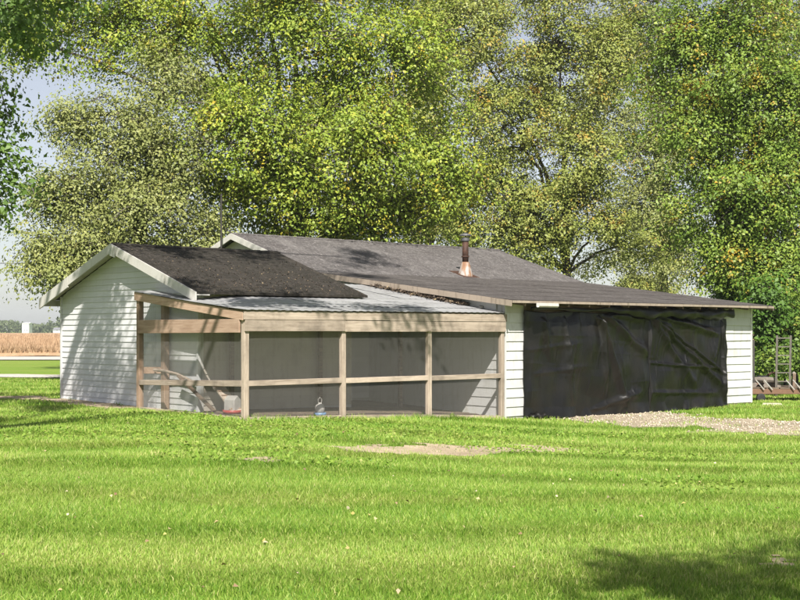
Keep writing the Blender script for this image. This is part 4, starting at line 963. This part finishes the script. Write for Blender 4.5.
# shrubs and climbing growth right of the garage
def shrub(name, label, X, Y, spec, n, leaf, mat, seed, group='shrubs beside the garage'):
    b = (X, Y); return tree(name, label, 'shrub', b, .7, .06, [(x-X, y-Y, z-float(gz(X, Y)), rx, ry, rz, w) for x, y, z, rx, ry, rz, w in spec], n, leaf, mat, M['bark_dark'], seed, group, per=18, sig=.2)
shrub('shrub', 'tall leafy shrub touching the garage right corner', px(768, 41), 41, [(px(765, 41), 41, 2.0, .7, .8, 1.0, 1), (px(778, 41), 41.3, .9, .8, .8, .8, .7), (px(770, 41), 41, 2.9, .9, .9, .7, .7)], 7000, .12, M['leaf_vine'], 83)
shrub('shrub', 'yellowish leafy shrub behind the upright ladder', px(797, 42), 42, [(px(800, 42), 42, 1.9, .9, .9, .9, 1), (px(790, 42), 41.6, 1.1, .6, .6, .5, .6), (px(815, 42), 42, 1.0, .9, .8, .9, .7)], 7000, .12, M['leaf_shrub'], 89)
shrub('shrub', 'low sprig of bright leaves between ladder and garage corner', px(776, 39.5), 39.5, [(px(776, 39.5), 39.5, .75, .33, .3, .38, 1)], 900, .10, M['leaf_shrub'], 97)
shrub('shrub', 'dark undergrowth filling the gap behind the ladder', px(785, 47), 47, [(px(770, 47), 47, .6, 1.6, 1, 1.2, 1), (px(810, 47), 47, .8, 1.6, 1, 1.5, 1), (px(850, 46), 46, 1.2, 1.6, 1, 1.8, .8), (px(785, 47), 47, 2.4, 1.5, 1, 1.2, .7)], 9000, .14, M['leaf_vine'], 101)
# vine on the right trunk
shrub('climbing_vine', 'dark leafy vine covering the trunk of the dense right tree', px(738, 45.3), 45.3, [(px(735, 45.3), 45.3, 3.0, .55, .5, 1.8, 1), (px(742, 45.3), 45.2, 5.2, .6, .5, 1.5, .8)], 5200, .13, M['leaf_vine'], 103, None)

# ------------------------------------------------------------------ rack wagon, ladder and odds and ends at the right
wag = tag(empty('rack_trailer', (10.95, 36.4, float(gz(10.95, 36.4))), .0), 'low rusty timber trailer frame with white braces right of the garage', 'trailer')  # beam, plank and brace colours darkened to carry the trailer's shade
bevel(beam('side_beam', (-.75, 0, .27), (2.9, .05, .27), .14, .15, M['rusty_beam'], wag), .01)
bevel(beam('side_beam', (-.75, 1.3, .27), (2.9, 1.35, .27), .14, .15, M['rusty_beam'], wag), .01)
for i in range(9): box('deck_plank', -.7+i*.4, -.33+i*.4, -.06, 1.4, .347, .385, M['wood_dark'], wag)
for x in (-.62, -.38, .26, .46, 1.3): beam('brace', (x, -.10, .62), (x+.24, -.13, .33), .028, .028, M['dull_white'], wag)
for x in (-.45, 1.1):
    mb = MB(); mb.lathe([(.10, -.06), (.15, -.055), (.16, 0), (.15, .055), (.10, .06)], k=16); o = mb.build('wheel', M['black'], wag); o.location = (x, -.02, .10); o.rotation_euler = (math.pi/2, 0, 0); o.scale = (.8, .8, 1)
def ladder(label, x, y, z0, h, w, leanx, mat, n):
    root = tag(empty('upright_ladder', (x, y, z0)), label, 'ladder', 'ladders standing on the trailer')
    for s in (-1, 1): beam('rail', (s*w/2, 0, 0), (s*w/2+leanx, .1, h), .05, .06, mat, root)
    for i in range(n):
        f = (i+.7)/n; beam('rung', (-w/2+leanx*f, .1*f, h*f), (w/2+leanx*f, .1*f, h*f), .03, .03, mat, root)
ladder('grey ladder standing upright on the trailer at the right edge', 11.20, 36.55, -.03, 1.52, .40, .06, M['ladder_metal'], 6)
ladder('dark ladder half hidden behind the garage corner', 10.22, 36.7, -.03, 1.38, .34, .02, M['dark_metal'], 6)
brl = tag(empty('engine_block', (10.85, 37.4, -.03)), 'black engine lump sitting on the trailer behind the ladder', 'engine')
mb = MB(); mb.lathe([(.20, 0), (.23, .04), (.23, .24), (.18, .30), (.08, .32)], k=14); mb.build('body', M['black'], brl)
mb = MB(); mb.box(-.36, .36, -.15, .15, .05, .16); mb.build('mount', M['rusty_beam'], brl); mb = MB(); mb.tube([(.1, 0, .28), (.28, 0, .42), (.34, 0, .40)], .035, 8); mb.build('exhaust', M['rust'], brl)
k = 0
LOGL = ['split grey log lying left on the trailer deck', 'split grey log at the middle of the trailer deck', 'split grey log lying right of the middle on the trailer deck', 'split log topping the left pair on the deck', 'split log topping the right pair on the deck']
for i, (x, zz) in enumerate(((10.45, .02), (10.75, .02), (11.05, .02), (10.6, .17), (10.9, .17))):
    mb = MB(); mb.tube([(-.08, -.2, 0), (0, 0, .01), (.05, .22, 0)], [.08, .085, .078], 8)
    o = mb.build('log', M['cut_wood']); o.location = (x, 36.85, zz); o.rotation_euler = (0, 0, .3*i); tag(o, LOGL[i], 'log', 'logs on the trailer')
st = tag(empty('wooden_stake', (11.62, 36.9, -.05)), 'short pale wooden stake right of the ladder', 'stake'); beam('shaft', (0, 0, 0), (.01, 0, .42), .10, .09, M['wood_dark'], st)
mb = MB(); mb.add([(-.05, -.045, .42), (.07, -.045, .42), (.07, .045, .42), (-.05, .045, .42), (.01, 0, .48)], [(0, 1, 4), (1, 2, 4), (2, 3, 4), (3, 0, 4), (3, 2, 1, 0)]); mb.build('tip', M['cut_wood'], st)
sb_ = tag(link('flat_stone', mesh_data('flat_stone', [(-.28, -.12, 0), (.0, -.2, 0), (.3, -.1, 0), (.26, .14, 0), (-.2, .16, 0), (-.24, -.09, .05), (0, -.16, .06), (.25, -.08, .05), (.21, .10, .05), (-.17, .12, .05)],
    [(5, 6, 7, 8, 9), (4, 3, 2, 1, 0)]+[(i, (i+1) % 5, (i+1) % 5+5, i+5) for i in range(5)], M['stone']), loc=(10.15, 34.2, float(gz(10.15, 34.2)))), 'flat pale stone in the grass by the garage right corner', 'stone')

# ------------------------------------------------------------------ far things at the left
def far_wood():
    n = 9000; x0 = rng.uniform(-330, -120, n); D = 720+rng.uniform(-20, 20, n)
    h = 3.5+6.5*vnoise(x0, x0*0, .045, 31)*(.6+.6*vnoise(x0, x0*0, .16, 33)); zz = rng.uniform(0, 1, n)*h+.4
    C = np.stack([x0, D, zz], 1); N = rng.normal(size=(n, 3))+np.array([0, -.8, .4]); N /= np.linalg.norm(N, axis=1, keepdims=True)
    tag(link('far_wood', leaves_mesh('far_wood', C, N, rng.uniform(1.0, 2.2, n), M['leaf_far'], .1, .9)), 'hazy line of far trees beyond the field', 'wood', kind='stuff')
far_wood()
def far_building(name, label, x0, x1, ytop, D, roofh):
    X0, X1 = px(x0, D), px(x1, D); z1 = pz(ytop, D); root = tag(empty(name, ((X0+X1)/2, D, 0)), label, 'building'); w = (X1-X0)/2
    box('wall', -w, w, 0, 6, 0, z1-roofh, M['far_white'], root)
    V = [(-w-.2, -.3, z1-roofh), (w+.2, -.3, z1-roofh), (w+.2, 6.3, z1-roofh), (-w-.2, 6.3, z1-roofh), (-w-.2, 3, z1), (w+.2, 3, z1)]
    link('roof', mesh_data('roof', V, [(0, 1, 5, 4), (2, 3, 4, 5), (0, 4, 3), (1, 2, 5), (3, 2, 1, 0)], M['far_grey'] if roofh > 1 else M['far_white']), root)
    for s in (-.45, .35): box('window', s*w, s*w+.5, -.03, -.005, 1.0, 2.0, M['far_grey'], root)
far_building('far_barn', 'tall white barn at the far tree line', 22, 29, 322.5, 660, .5)
far_building('far_house', 'low white house at the far tree line next to the shed', 53, 66, 327.6, 640, 1.2)
# power line
lp = [(-62, 118, pz(263.5, 118)+.35), (-50, 118, pz(263.2, 118)+.1), (-38, 118, pz(263.3, 118)), (-26, 118, pz(263.5, 118)), (-8, 118, pz(263.5, 118)+.3)]
mb = MB(); mb.tube(lp, .035, 5); tag(mb.build('power_line', M['dark_metal']), 'thin dark power line crossing the sky at the left', 'cable')
for x, l in ((-62, 'utility pole beyond the left edge carrying the power line'), (-8, 'utility pole hidden behind the maple carrying the power line')):
    up_ = tag(empty('utility_pole', (x, 118.2, 0)), l, 'pole', 'utility poles'); mb = MB(); mb.tube([(0, 0, -.3), (0, 0, 8.6)], [.16, .11], 8); mb.build('shaft', M['bark_dark'], up_); box('crossarm', -.9, .9, -.06, .06, 8.0, 8.14, M['bark_dark'], up_)

# ------------------------------------------------------------------ the hazy air
hz = box('haze', -1700, 1700, -160, 2100, -2.0, 34, None)
t = bpy.data.materials.new('hazy_air'); t.use_nodes = True; t.node_tree.nodes.clear()
o_ = t.node_tree.nodes.new('ShaderNodeOutputMaterial'); pv = t.node_tree.nodes.new('ShaderNodeVolumePrincipled')
pv.inputs['Color'].default_value = (.80, .86, .95, 1); pv.inputs['Density'].default_value = .00022
t.node_tree.links.new(pv.outputs[0], o_.inputs['Volume']); hz.data.materials.append(t)
tag(hz, 'thin pale haze in the distance', 'haze', kind='stuff')
